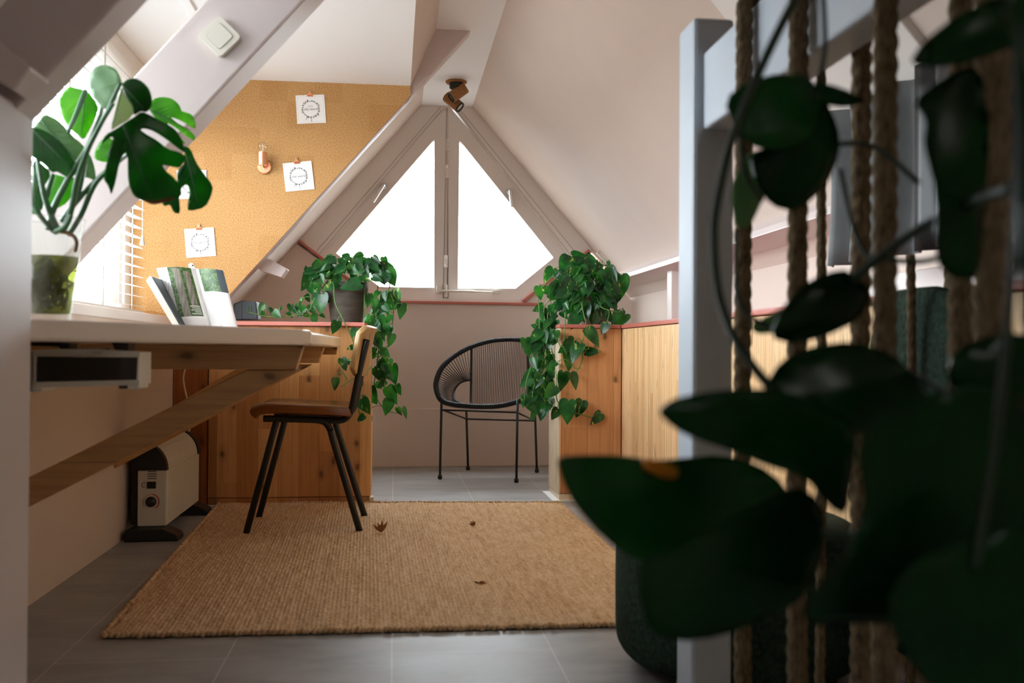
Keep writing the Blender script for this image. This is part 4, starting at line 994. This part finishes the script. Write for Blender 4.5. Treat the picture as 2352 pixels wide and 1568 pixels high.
for k in range(60):
    a0, rr0 = q_.uniform(0,6.28), math.sqrt(q_.random()); x, y = 1000+340*rr0*math.cos(a0), 210+105*rr0*math.sin(a0)
    if y > 285 and 820 < x < 1150: continue
    an = math.atan2(90, (x-1000)*0.45)+q_.uniform(-.5,.5); ln = q_.uniform(60,95); Lf.append((x, y, x+ln*math.cos(an), y+ln*math.sin(an)*0.9))
for k in range(34):
    u_ = q_.random(); x, y = 1215+150*q_.uniform(-.5,.6)*(1-0.4*u_)+40*u_, lerp(380,1150,u_)
    ln = q_.uniform(60,95); an = 1.57+q_.uniform(-.8,.8); Lf.append((x, y, x+ln*math.cos(an), y+ln*math.sin(an)))
mb = MB(); cr_leaves(mb, Lf, cl, depL, 11, 0.80)
mb.build('foliage', MT['pothos'], pl, smooth=True)

# ---------------- pothos on the right unit ----------------
cr = lambda x, y, Y: at(1180+x*0.2806, 560+y*0.2806, Y)
YQ = YR+0.15
pc0 = cr(660,640,YQ); base = V((pc0.x, YQ, ZT+0.006))
pr = thing('trailing_pothos', 'bushy trailing pothos on the right pine unit, hanging beside the cord chair', 'plant', base)
pt_ = potl('pot', None, 0.085, 0.062, 0.15, base, pr, MT['pot2'])
for p_ in pt_.data.polygons: p_.use_smooth = True
Rf = [(480,95,590,95),(400,130,490,105),(600,105,695,145),(500,140,640,160),(450,110,388,270),(320,205,245,315),(600,195,505,225),(470,190,615,245),(690,150,655,225),(770,145,785,215),(700,165,655,232),(780,195,845,310),(825,310,690,385),(630,385,755,480),(600,345,695,392),(570,290,465,365),(400,265,390,345),(470,300,375,405),(620,370,440,450),(880,260,868,470),(835,325,822,425,1),(825,420,820,520),(480,440,395,555),(560,455,590,505),(310,500,350,585),(390,560,445,615),(535,575,438,715),(620,535,690,565),(690,560,630,695),(715,545,825,645),(760,650,718,745),(850,555,820,640),(905,580,800,705),(893,540,912,580),(205,350,222,465),(255,370,335,412),(240,510,155,550),(340,470,390,482),(240,560,220,620),(260,590,285,645),(220,690,135,660),(300,650,392,705),(320,640,365,735),(215,720,125,805),(325,725,238,825),(95,780,130,935),(195,800,215,905),(160,930,190,1035),(345,780,318,838),(490,790,368,902),(540,825,470,965),(600,700,712,838),(585,890,715,872),(430,900,462,1048),(300,905,208,1032),(345,970,275,1012),(205,965,180,1050),(205,1060,45,1170),(310,1040,245,1112),(405,1050,390,1212),(465,1060,522,1192),(335,1165,255,1265),(170,1125,125,1255),(225,1165,200,1275),(95,1240,68,1345),(115,1305,195,1400),(165,1370,140,1455),(260,1315,208,1445),(360,1350,310,1445),(325,1270,312,1325),(450,1285,435,1482),(560,1285,510,1425),(712,1390,632,1480),
(540,240,460,290),(720,230,760,310),(560,380,540,450),(660,440,720,510),(520,500,480,560),(440,360,480,430),(700,480,660,560),(780,380,800,460),(580,150,540,200),(340,300,380,360),(290,420,340,470),(420,480,450,540),(560,520,610,600),(760,480,790,540),(650,250,610,320),(740,330,700,400),(820,240,870,300),(500,330,560,400),(300,720,270,790),(260,850,300,900),(220,900,250,960),(270,960,230,1010),(250,1080,300,1150),(180,1040,230,1100),(150,1180,110,1230),(260,1200,220,1260)]
def depR(x, y):
    if x < 330: return YR+0.13
    if y > 640: return YR-0.035
    d_ = ((x-600)/330)**2+((y-350)/270)**2
    return YQ-0.13*max(0, 1-d_*0.3)
a_, b_ = YR+0.12, YR-0.03
vr = [[(420,560,b_),(420,680,b_),(410,800,b_),(380,840,b_)],[(590,640,b_),(580,720,b_),(558,830,b_),(560,950,b_),(495,1080,b_)],[(470,970,b_),(500,1015,b_),(550,1015,b_)],
 [(330,420,a_),(250,520,a_),(260,700,a_),(230,900,a_),(225,1100,a_),(280,1250,a_),(330,1350,a_)],[(350,1195,b_),(352,1270,b_),(400,1335,b_),(500,1380,b_),(640,1420,b_)],[(300,560,a_),(310,850,a_),(345,1000,a_),(350,1195,b_)],[(280,560,a_),(265,800,a_),(270,1000,a_),(170,1150,a_),(150,1300,a_)],[(200,450,a_),(210,600,a_),(200,850,a_),(110,1100,a_),(90,1280,a_)],
 [(640,440,YQ),(500,200,YQ-.05),(330,260,YQ-.08),(230,360,a_)],[(660,440,YQ),(720,180,YQ-.05),(840,260,YQ-.05),(870,400,YQ-.05)],[(650,440,YQ-.05),(560,480,YR),(590,640,b_)],[(680,440,YQ-.05),(720,520,YR),(860,560,YR)]]
v3 = [crv([cr(*p) for p in v], 6) for v in vr]
mb = MB()
for v in v3: mb.tube(v, 0.0026, 6)
petioles(mb, Rf, cr, depR, v3, 5)
mb.build('vines', MT['vine'], pr, smooth=True)
for k in range(80):
    a0, rr0 = q_.uniform(0,6.28), math.sqrt(q_.random()); x, y = 590+250*rr0*math.cos(a0), 360+230*rr0*math.sin(a0)
    an = math.atan2(110, (x-590)*0.5)+q_.uniform(-.5,.5); ln = q_.uniform(80,130); Rf.append((x, y, x+ln*math.cos(an), y+ln*math.sin(an)*0.9))
for k in range(50):
    u_ = q_.random(); x, y = lerp(280,200,u_)+q_.uniform(-75,95), lerp(480,1300,u_)
    ln = q_.uniform(70,110); an = 1.75+q_.uniform(-.7,.7); Rf.append((x, y, x+ln*math.cos(an), y+ln*math.sin(an)))
mb = MB(); cr_leaves(mb, Rf, cr, depR, 23, 0.80)
mb.build('foliage', [MT['pothos'], MT['pothosold']], pr, smooth=True)

# ---------------- outline leaves (monstera, near pothos) ----------------
def outleaf(name, outl, conv, Y, parent, mats, tilt=(0,0), mid=None, fold=0.0, droop=0.0, step=16, smooth=1, thick=0.0011, rib=0.0016):
    """leaf with the given outline, set at depth Y, tilted, folded along its midrib and drooping"""
    pts = [V((x, y)) for x, y in outl]
    for _ in range(smooth):
        q_ = []
        for i in range(len(pts)):
            a, b = pts[i], pts[(i+1) % len(pts)]; q_ += [a*0.78+b*0.22, a*0.22+b*0.78]
        pts = q_
    xs = [p.x for p in pts]; ys_ = [p.y for p in pts]; n = len(pts)
    def inside(x, y):
        r_ = False
        for i in range(n):
            a, b = pts[i], pts[(i+1) % n]
            if (a.y > y) != (b.y > y) and x < (b.x-a.x)*(y-a.y)/(b.y-a.y)+a.x: r_ = not r_
        return r_
    grid_ = []; y = min(ys_)+step/2
    while y < max(ys_):
        x = min(xs)+step/2
        while x < max(xs):
            if inside(x, y) and min((V((x,y))-p).length for p in pts) > step*0.45: grid_.append(V((x, y)))
            x += step
        y += step
    vs, es, fs = delaunay_2d_cdt(pts+grid_, [], [list(range(n))], 1, 1e-4)[:3]
    cx, cy = sum(xs)/n, sum(ys_)/n; S_ = max(max(xs)-min(xs), max(ys_)-min(ys_))
    if mid: ma, mb_ = V(mid[0]), V(mid[1])
    else: ma, mb_ = V((cx, min(ys_))), V((cx, max(ys_)))
    dm = (mb_-ma); lm = dm.length; dm = dm/lm; size = S_*(conv(1,0,Y)-conv(0,0,Y)).length
    def P3(p, lift=0.0):
        u_ = (p-ma).dot(dm)/lm; w_ = abs((p-ma).x*dm.y-(p-ma).y*dm.x)/S_
        y = Y+size*(tilt[0]*(p.x-cx)/S_+tilt[1]*(p.y-cy)/S_+fold*w_+droop*(max(u_,0)**2)+0.012*math.sin(9*u_+5*w_))-lift
        return conv(p.x, p.y, y)
    m_ = MB(); m_.add([P3(p) for p in vs], [tuple(f) for f in fs])
    o = m_.build(name, mats, parent, smooth=True, solid=thick)
    if rib:
        MB().tube([P3(lerp(ma, mb_, i/10), 0.0012) for i in range(10)], [rib*(1-0.07*i) for i in range(10)], 6).build('midrib', MT['stem'] if rib > 0 else mats, o, smooth=True)
        vm = MB(); pr_ = V((-dm.y, dm.x))
        for i in range(1, 9):
            for sd in (-1, 1):
                p = lerp(ma, mb_, i/10+(0.03 if sd > 0 else 0)); dr = (dm*0.62+pr_*sd).normalized(); path = [p]; k = 0
                while k < 40 and inside((path[-1]+dr*step*0.5).x, (path[-1]+dr*step*0.5).y):
                    dr = (dr+dm*0.05).normalized(); path.append(path[-1]+dr*step*0.5); k += 1
                if len(path) > 3: vm.tube([P3(q, 0.0009) for q in path[:-1]], [rib*0.45*(1-0.8*j/len(path)) for j in range(len(path)-1)], 5)
        if vm.v: vm.build('side_veins', mats, o, smooth=True)
    return o
cm = lambda x, y, Y: at(50+x*0.2424, 130+y*0.2424, Y)
vb = at(116,738,1.92); vb = V((vb.x, 1.92, ztop+0.001))
vase = thing('glass_vase', 'tall clear glass vase of green water on the desk beside the white post', 'vase', vb)
hv = at(116,503,1.92).z-vb.z
r0, r1 = 0.036, 0.0585
MB().lathe([(0,0.0),(r0,0.0),(r1,hv),(r1-0.0025,hv),(r0-0.002,0.012),(0,0.010)], vb, (0,0,1), 48).build('glass', MT['glass'], vase, smooth=True)
MB().lathe([(r1+0.0006,hv-0.001),(r1+0.0002,hv+0.0014),(r1-0.0024,hv+0.0012),(r1-0.0026,hv-0.001)], vb, (0,0,1), 48).build('lip', MT['bulbglass'], vase, smooth=True)
hw_ = at(116,590,1.92).z-vb.z; rw = lerp(r0, r1, hw_/hv)-0.003
MB().lathe([(0,0.012),(r0-0.003,0.013),(rw,hw_),(0,hw_)], vb, (0,0,1), 40).build('water', MT['water'], vase, smooth=True)
mon = thing('monstera', 'monstera cuttings with large split leaves standing in the glass vase', 'plant', vb+V((0,0,0.02)))
q_ = random.Random(9); mb = MB()
for k in range(46):
    a0 = q_.uniform(0, 6.28); p = [vb+V((q_.uniform(-.012,.012), q_.uniform(-.012,.012), hw_*q_.uniform(0.5,1.05)))]
    for j in range(5):
        z = lerp(p[0].z-vb.z, q_.uniform(0.015,0.05), (j+1)/5); rm = lerp(r0, r1, z/hv)-0.007
        a0 += q_.uniform(-0.9,0.9); rr_ = rm*q_.uniform(0.3,1.0); p.append(vb+V((math.cos(a0)*rr_, math.sin(a0)*rr_, z)))
    mb.tube(crv(p, 4), q_.uniform(0.0006,0.0022), 5)
mb.build('roots', MT['rootg'], mon, smooth=True)
MB().tube(crv([cm(330,1660,1.9),cm(420,1665,1.89),cm(490,1700,1.885),cm(520,1760,1.885),cm(505,1850,1.89)],5), [0.0035]*20+[0.003], 8).build('aerial_root', MT['root'], mon, smooth=True)
OL = [
 ('m_lime', [(450,280),(400,330),(355,400),(360,480),(390,580),(440,670),(520,740),(590,790),(640,700),(690,600),(730,490),(700,430),(650,350),(600,318),(520,300)], 2.12, (0.15,0.1), ((600,330),(560,780)), 0.2),
 ('m_lime', [(1200,500),(1240,400),(1330,380),(1420,395),(1490,450),(1523,535),(1460,490),(1385,472),(1385,488),(1460,505),(1530,520),(1620,550),(1650,640),(1645,692),(1520,610),(1415,570),(1420,585),(1500,650),(1640,735),(1640,802),(1550,750),(1470,680),(1385,628),(1380,640),(1470,730),(1570,840),(1490,800),(1360,690),(1280,600)], 2.16, (0.1,0.0), ((1210,500),(1640,720)), 0.15),
 ('m_lime', [(750,790),(690,890),(688,975),(790,1003),(920,995),(1000,965),(1005,910),(920,840),(830,760)], 2.10, (0,0.1), ((880,800),(780,990)), 0.2),
 ('m_lime', [(300,1105),(420,1145),(515,1145),(500,1280),(430,1385),(340,1440),(225,1430),(240,1290)], 2.06, (0.1,0), ((420,1130),(300,1430)), 0.2),
 ('m_mid', [(105,965),(180,1000),(290,1110),(205,1240),(100,1330)], 1.93, (0,0), ((140,980),(150,1300)), 0.2),
 ('m_mid', [(60,1180),(130,1190),(190,1300),(210,1420),(150,1500),(60,1480)], 1.99, (0,0), ((100,1190),(150,1490)), 0.2),
 ('m_grey', [(220,540),(150,620),(105,690),(200,800),(300,900),(480,1000),(540,1140),(650,1150),(708,1205),(692,1050),(650,930),(580,840),(450,720),(350,600)], 2.02, (0.1,0.1), ((180,600),(690,1180)), 0.25),
 ('m_dark', [(75,660),(180,685),(280,735),(370,815),(440,900),(500,1000),(545,1035),(535,1100),(470,1140),(420,1142),(330,1085),(290,1105),(200,1010),(80,940)], 1.86, (0.1,-0.15), ((90,680),(520,1110)), 0.35),
 ('m_grey', [(760,78),(690,105),(645,180),(640,260),(660,350),(710,440),(785,503),(840,470),(890,420),(920,320),(945,240),(930,180),(885,110),(820,85)], 1.90, (-0.25,-0.2), ((940,230),(790,500)), 0.3),
 ('m_pale', [(948,290),(905,420),(865,560),(838,705),(920,650),(1010,600),(1060,540),(1062,480),(1020,410),(970,360)], 1.84, (0.2,0.2), ((950,300),(850,690)), 0.3),
 ('m_dark', [(1530,838),(1600,870),(1650,1000),(1720,1100),(1812,1220),(1800,1310),(1740,1430),(1575,1468),(1570,1400),(1592,1290),(1575,1215),(1540,1215),(1510,1255),(1490,1310),(1505,1490),(1440,1480),(1405,1400),(1350,1420),(1325,1380),(1430,1300),(1470,1200),(1470,1080),(1550,1000)], 1.98, (0.2,0.1), ((1540,860),(1680,1430)), 0.25),
 ('m_dark', [(1055,580),(1130,515),(1230,560),(1310,605),(1450,680),(1515,780),(1558,915),(1500,885),(1380,790),(1250,705),(1165,680),(1120,690),(1170,730),(1280,790),(1380,875),(1500,905),(1565,950),(1530,1010),(1490,1058),(1410,1040),(1325,1020),(1370,1090),(1430,1130),(1475,1190),(1512,1260),(1515,1320),(1420,1350),(1350,1372),(1240,1402),(1140,1362),(1060,1322),(1010,1200),(1003,1050),(1005,940),(985,903),(955,935),(920,1030),(892,1180),(848,1320),(828,1240),(768,1150),(800,1020),(840,870),(872,750),(800,790),(750,840),(790,740),(900,680),(1000,610)], 1.80, (0.25,0.15), ((960,640),(1250,1390)), 0.22),
 ('m_dark', [(945,262),(1000,215),(1070,203),(1150,240),(1210,310),(1237,400),(1228,480),(1182,528),(1125,515),(1060,560),(1050,470),(1000,400),(965,330)], 1.82, (0.2,-0.2), ((950,265),(1180,520)), 0.3),
]
for (m, ol, Y, tl, mid, fo_) in OL:
    o = outleaf('leaf', ol, cm, Y, mon, MT[m], tl, mid, fo_, 0.05, step=34)
o = outleaf('leaf', [(1140,1355),(1200,1362),(1300,1360),(1350,1345),(1440,1325),(1452,1350),(1400,1372),(1330,1388),(1245,1404),(1190,1385)], cm, 1.795, mon, MT['leafbrown'], (0.25,0.15), ((1140,1360),(1440,1350)), 0.0, 0, step=40, rib=0)
o.name = 'dry_leaf_margin'
stems = [[(250,1640,1.9),(300,1450,1.89),(430,1180,1.87),(640,840,1.87),(790,560,1.88),(940,240,1.87)],
 [(400,1640,1.92),(470,1450,1.88),(520,1180,1.86),(610,920,1.85),(760,620,1.86),(870,440,1.86)],
 [(440,1690,1.95),(560,1500,1.94),(700,1200,1.92),(900,1010,1.90),(1010,920,1.85)],
 [(380,1560,1.94),(520,1370,1.93),(770,1110,1.95),(1000,930,2.05)],
 [(330,1620,1.9),(240,1400,1.88),(190,1200,1.87),(150,960,1.87)],
 [(230,1330,1.9),(300,1110,1.9)],
 [(300,1640,1.92),(280,1480,1.92),(440,1160,1.92),(560,980,1.94),(720,620,1.96),(760,480,2.0)],
 [(600,330,2.1),(510,560,2.05),(440,715,2.0)],
 [(110,1390,1.88),(170,1500,1.88),(300,1660,1.9)], [(320,1660,1.9),(420,1600,1.87),(470,1500,1.87)],
 [(500,1380,1.93),(560,1200,1.93),(600,1000,1.95)]]
for sp in stems:
    MB().tube(crv([cm(*p) for p in sp], 6), [0.0058-0.0022*i/(6*(len(sp)-1)) for i in range(6*(len(sp)-1)+1)], 10).build('stem', MT['stem'], mon, smooth=True)

# ---------------- railing with ropes ----------------
Yp = 1.75; Xp = at(1590,800,Yp).x
pz = at(1640,40,Yp).z
po = thing('railing', 'grey white painted stair railing post and top rail in the near right', 'railing', (0.56, Yp, 0))
MB().box((Xp,Yp,0),(Xp+0.077,Yp+0.095,pz)).build('post', MT['railwhite'], po, bevel=0.008)
zr0, zr1 = at(1645,300,Yp).z, at(1625,122,Yp).z
MB().box((Xp+0.018,-0.3,zr0),(Xp+0.076,Yp+0.001,zr1)).build('top_rail', MT['railwhite'], po, bevel=0.006)
def rope_mesh(mb, pts, r0=0.0125):
    pts = [V(p) for p in pts]; dense = []
    for i in range(len(pts)-1):
        k = max(1, int((pts[i+1]-pts[i]).length/0.004))
        dense += [lerp(pts[i], pts[i+1], j/k) for j in range(k)]
    dense.append(pts[-1]); n = 12; vs = []; s_ = 0; a = V((0,1,0))
    for i, p in enumerate(dense):
        T = (dense[min(i+1,len(dense)-1)]-dense[max(i-1,0)]).normalized()
        a = (a-T*a.dot(T)).normalized(); b = T.cross(a); s_ = i*0.004
        for k in range(n):
            th = 2*math.pi*k/n; rr_ = r0*(0.82+0.22*abs(math.cos(1.5*(th-s_*2*math.pi/0.075))))
            vs.append(p+(a*math.cos(th)+b*math.sin(th))*rr_)
    m = len(dense)
    mb.add(vs, [(i*n+k, i*n+(k+1) % n, (i+1)*n+(k+1) % n, (i+1)*n+k) for i in range(m-1) for k in range(n)])
labs = ['thick rope looped over the rail nearest the post','second rope from the post, looped over the rail','third rope from the post, wide and blurred','thickest near rope at the right edge of the view']
for i, (Yr, lab) in enumerate(zip([onx(px_,420,Xp+0.003).y for px_ in (1712,1838,2040,2288)], labs)):
    xl, xr = Xp+0.003, Xp+0.092; zt = zr1+0.016
    mb = MB(); pts = [(xl,Yr,0.02),(xl-0.004,Yr,0.5)]+[(lerp(xl,xr,0.5)-math.cos(a_)*(xr-xl)/2,Yr+0.006,zr1-0.004+math.sin(a_)*0.020) for a_ in [j*math.pi/8 for j in range(9)]]+[(xr,Yr+0.008,0.5),(xr+0.004,Yr+0.01,0.02)]
    rope_mesh(mb, pts, 0.0135 if i < 3 else 0.0165)
    tag(mb.build('rope', MT['rope'], None, smooth=True, loc=(Xp+0.047,Yr,0.02)), lab, 'rope', 'ropes of the stair railing')
for i, (x, Yr, lab) in enumerate(((1884,1.62,'thin rope strand behind the railing, left of the dark leaf'),(2092,1.72,'thin twisted rope in front of the green armchair back'),(2178,1.78,'thin twisted rope right of the other thin one, before the armchair'))):
    p = at(x, 640, Yr); mb = MB(); rope_mesh(mb, [(p.x,Yr,0.02),(p.x+0.004,Yr,0.5),(p.x,Yr,1.22 if i == 0 else 0.86)], 0.0085)
    tag(mb.build('rope', MT['rope'], None, smooth=True, loc=(p.x,Yr,0.02)), lab, 'rope', 'ropes of the stair railing')

# ---------------- green armchair, curtain ----------------
arm = thing('armchair', 'dark green boucle lounge chair with rounded seat behind the railing', 'chair', (0.75, 2.2, 0))
def blob(lo, hi, name, pl_=4.0, pw=4.0):
    mb = MB(); c_ = (V(lo)+V(hi))/2; h_ = (V(hi)-V(lo))/2; rows = []
    for i in range(25):
        ph_ = -math.pi/2+math.pi*i/24; row = []
        for j in range(41):
            th = 2*math.pi*j/40
            f = lambda v, e: math.copysign(abs(v)**e, v)
            e = 2.0/pw; ep = 2.0/pl_
            row.append(c_+V((h_.x*f(math.cos(ph_),e)*f(math.cos(th),ep), h_.y*f(math.cos(ph_),e)*f(math.sin(th),ep), h_.z*f(math.sin(ph_),e))))
        rows.append(row)
    return mb.grid(rows).build(name, MT['boucle'], arm, smooth=True)
blob((at(1422,1400,2.1).x,1.84,0.012),(1.0,2.36,0.335),'seat',2.2,7)
blob((0.955,1.60,0.10),(1.014,1.96,0.805),'backrest',3,4)
for (x_, y_) in ((0.66,1.97),(0.66,2.23),(0.90,1.97),(0.90,2.23)):
    MB().lathe([(0,0),(0.014,0),(0.02,0.06),(0,0.06)], (x_,y_,0), (0,0,1), 14).build('leg', MT['black'], arm)
mb = MB(); rows = []
for i in range(60):
    u_ = i/59; y = lerp(2.04,2.44,u_); x = 1.12+0.028*math.sin(u_*19)+0.010*math.sin(u_*47+1)
    rows.append([V((x+0.01*math.sin(v_*3), y, lerp(0.90,zr(1.17)-0.005,v_))) for v_ in [k/8 for k in range(9)]])
mb.grid(rows)
cur = mb.build('curtain', MT['curtain'], None, smooth=True, solid=0.003, loc=(1.2,2.5,0.9)); tag(cur, 'grey gathered curtain below the right slope, seen through the ropes', 'curtain')

mb = MB(); rows = []
for i in range(80):
    u_ = i/79; y = lerp(0.45,2.03,u_); x = 1.12+0.02*math.sin(u_*60)+0.008*math.sin(u_*131+1)
    rows.append([V((x, y, lerp(0.90,zr(1.16)-0.005,v_))) for v_ in [k/6 for k in range(7)]])
mb.grid(rows)
tag(mb.build('curtain', MT['black'], None, smooth=True, solid=0.003, loc=(1.14,1.3,0.9)), 'black curtain behind the thickest near rope at the right edge', 'curtain')

# ---------------- near pothos trailing over the rail ----------------
fp = lambda x, y, Y: at(x, y, Y)
nf = thing('railing_pothos', 'very dark out of focus pothos trailing over the rail in the near right', 'plant', at(1980,-120,0.8))
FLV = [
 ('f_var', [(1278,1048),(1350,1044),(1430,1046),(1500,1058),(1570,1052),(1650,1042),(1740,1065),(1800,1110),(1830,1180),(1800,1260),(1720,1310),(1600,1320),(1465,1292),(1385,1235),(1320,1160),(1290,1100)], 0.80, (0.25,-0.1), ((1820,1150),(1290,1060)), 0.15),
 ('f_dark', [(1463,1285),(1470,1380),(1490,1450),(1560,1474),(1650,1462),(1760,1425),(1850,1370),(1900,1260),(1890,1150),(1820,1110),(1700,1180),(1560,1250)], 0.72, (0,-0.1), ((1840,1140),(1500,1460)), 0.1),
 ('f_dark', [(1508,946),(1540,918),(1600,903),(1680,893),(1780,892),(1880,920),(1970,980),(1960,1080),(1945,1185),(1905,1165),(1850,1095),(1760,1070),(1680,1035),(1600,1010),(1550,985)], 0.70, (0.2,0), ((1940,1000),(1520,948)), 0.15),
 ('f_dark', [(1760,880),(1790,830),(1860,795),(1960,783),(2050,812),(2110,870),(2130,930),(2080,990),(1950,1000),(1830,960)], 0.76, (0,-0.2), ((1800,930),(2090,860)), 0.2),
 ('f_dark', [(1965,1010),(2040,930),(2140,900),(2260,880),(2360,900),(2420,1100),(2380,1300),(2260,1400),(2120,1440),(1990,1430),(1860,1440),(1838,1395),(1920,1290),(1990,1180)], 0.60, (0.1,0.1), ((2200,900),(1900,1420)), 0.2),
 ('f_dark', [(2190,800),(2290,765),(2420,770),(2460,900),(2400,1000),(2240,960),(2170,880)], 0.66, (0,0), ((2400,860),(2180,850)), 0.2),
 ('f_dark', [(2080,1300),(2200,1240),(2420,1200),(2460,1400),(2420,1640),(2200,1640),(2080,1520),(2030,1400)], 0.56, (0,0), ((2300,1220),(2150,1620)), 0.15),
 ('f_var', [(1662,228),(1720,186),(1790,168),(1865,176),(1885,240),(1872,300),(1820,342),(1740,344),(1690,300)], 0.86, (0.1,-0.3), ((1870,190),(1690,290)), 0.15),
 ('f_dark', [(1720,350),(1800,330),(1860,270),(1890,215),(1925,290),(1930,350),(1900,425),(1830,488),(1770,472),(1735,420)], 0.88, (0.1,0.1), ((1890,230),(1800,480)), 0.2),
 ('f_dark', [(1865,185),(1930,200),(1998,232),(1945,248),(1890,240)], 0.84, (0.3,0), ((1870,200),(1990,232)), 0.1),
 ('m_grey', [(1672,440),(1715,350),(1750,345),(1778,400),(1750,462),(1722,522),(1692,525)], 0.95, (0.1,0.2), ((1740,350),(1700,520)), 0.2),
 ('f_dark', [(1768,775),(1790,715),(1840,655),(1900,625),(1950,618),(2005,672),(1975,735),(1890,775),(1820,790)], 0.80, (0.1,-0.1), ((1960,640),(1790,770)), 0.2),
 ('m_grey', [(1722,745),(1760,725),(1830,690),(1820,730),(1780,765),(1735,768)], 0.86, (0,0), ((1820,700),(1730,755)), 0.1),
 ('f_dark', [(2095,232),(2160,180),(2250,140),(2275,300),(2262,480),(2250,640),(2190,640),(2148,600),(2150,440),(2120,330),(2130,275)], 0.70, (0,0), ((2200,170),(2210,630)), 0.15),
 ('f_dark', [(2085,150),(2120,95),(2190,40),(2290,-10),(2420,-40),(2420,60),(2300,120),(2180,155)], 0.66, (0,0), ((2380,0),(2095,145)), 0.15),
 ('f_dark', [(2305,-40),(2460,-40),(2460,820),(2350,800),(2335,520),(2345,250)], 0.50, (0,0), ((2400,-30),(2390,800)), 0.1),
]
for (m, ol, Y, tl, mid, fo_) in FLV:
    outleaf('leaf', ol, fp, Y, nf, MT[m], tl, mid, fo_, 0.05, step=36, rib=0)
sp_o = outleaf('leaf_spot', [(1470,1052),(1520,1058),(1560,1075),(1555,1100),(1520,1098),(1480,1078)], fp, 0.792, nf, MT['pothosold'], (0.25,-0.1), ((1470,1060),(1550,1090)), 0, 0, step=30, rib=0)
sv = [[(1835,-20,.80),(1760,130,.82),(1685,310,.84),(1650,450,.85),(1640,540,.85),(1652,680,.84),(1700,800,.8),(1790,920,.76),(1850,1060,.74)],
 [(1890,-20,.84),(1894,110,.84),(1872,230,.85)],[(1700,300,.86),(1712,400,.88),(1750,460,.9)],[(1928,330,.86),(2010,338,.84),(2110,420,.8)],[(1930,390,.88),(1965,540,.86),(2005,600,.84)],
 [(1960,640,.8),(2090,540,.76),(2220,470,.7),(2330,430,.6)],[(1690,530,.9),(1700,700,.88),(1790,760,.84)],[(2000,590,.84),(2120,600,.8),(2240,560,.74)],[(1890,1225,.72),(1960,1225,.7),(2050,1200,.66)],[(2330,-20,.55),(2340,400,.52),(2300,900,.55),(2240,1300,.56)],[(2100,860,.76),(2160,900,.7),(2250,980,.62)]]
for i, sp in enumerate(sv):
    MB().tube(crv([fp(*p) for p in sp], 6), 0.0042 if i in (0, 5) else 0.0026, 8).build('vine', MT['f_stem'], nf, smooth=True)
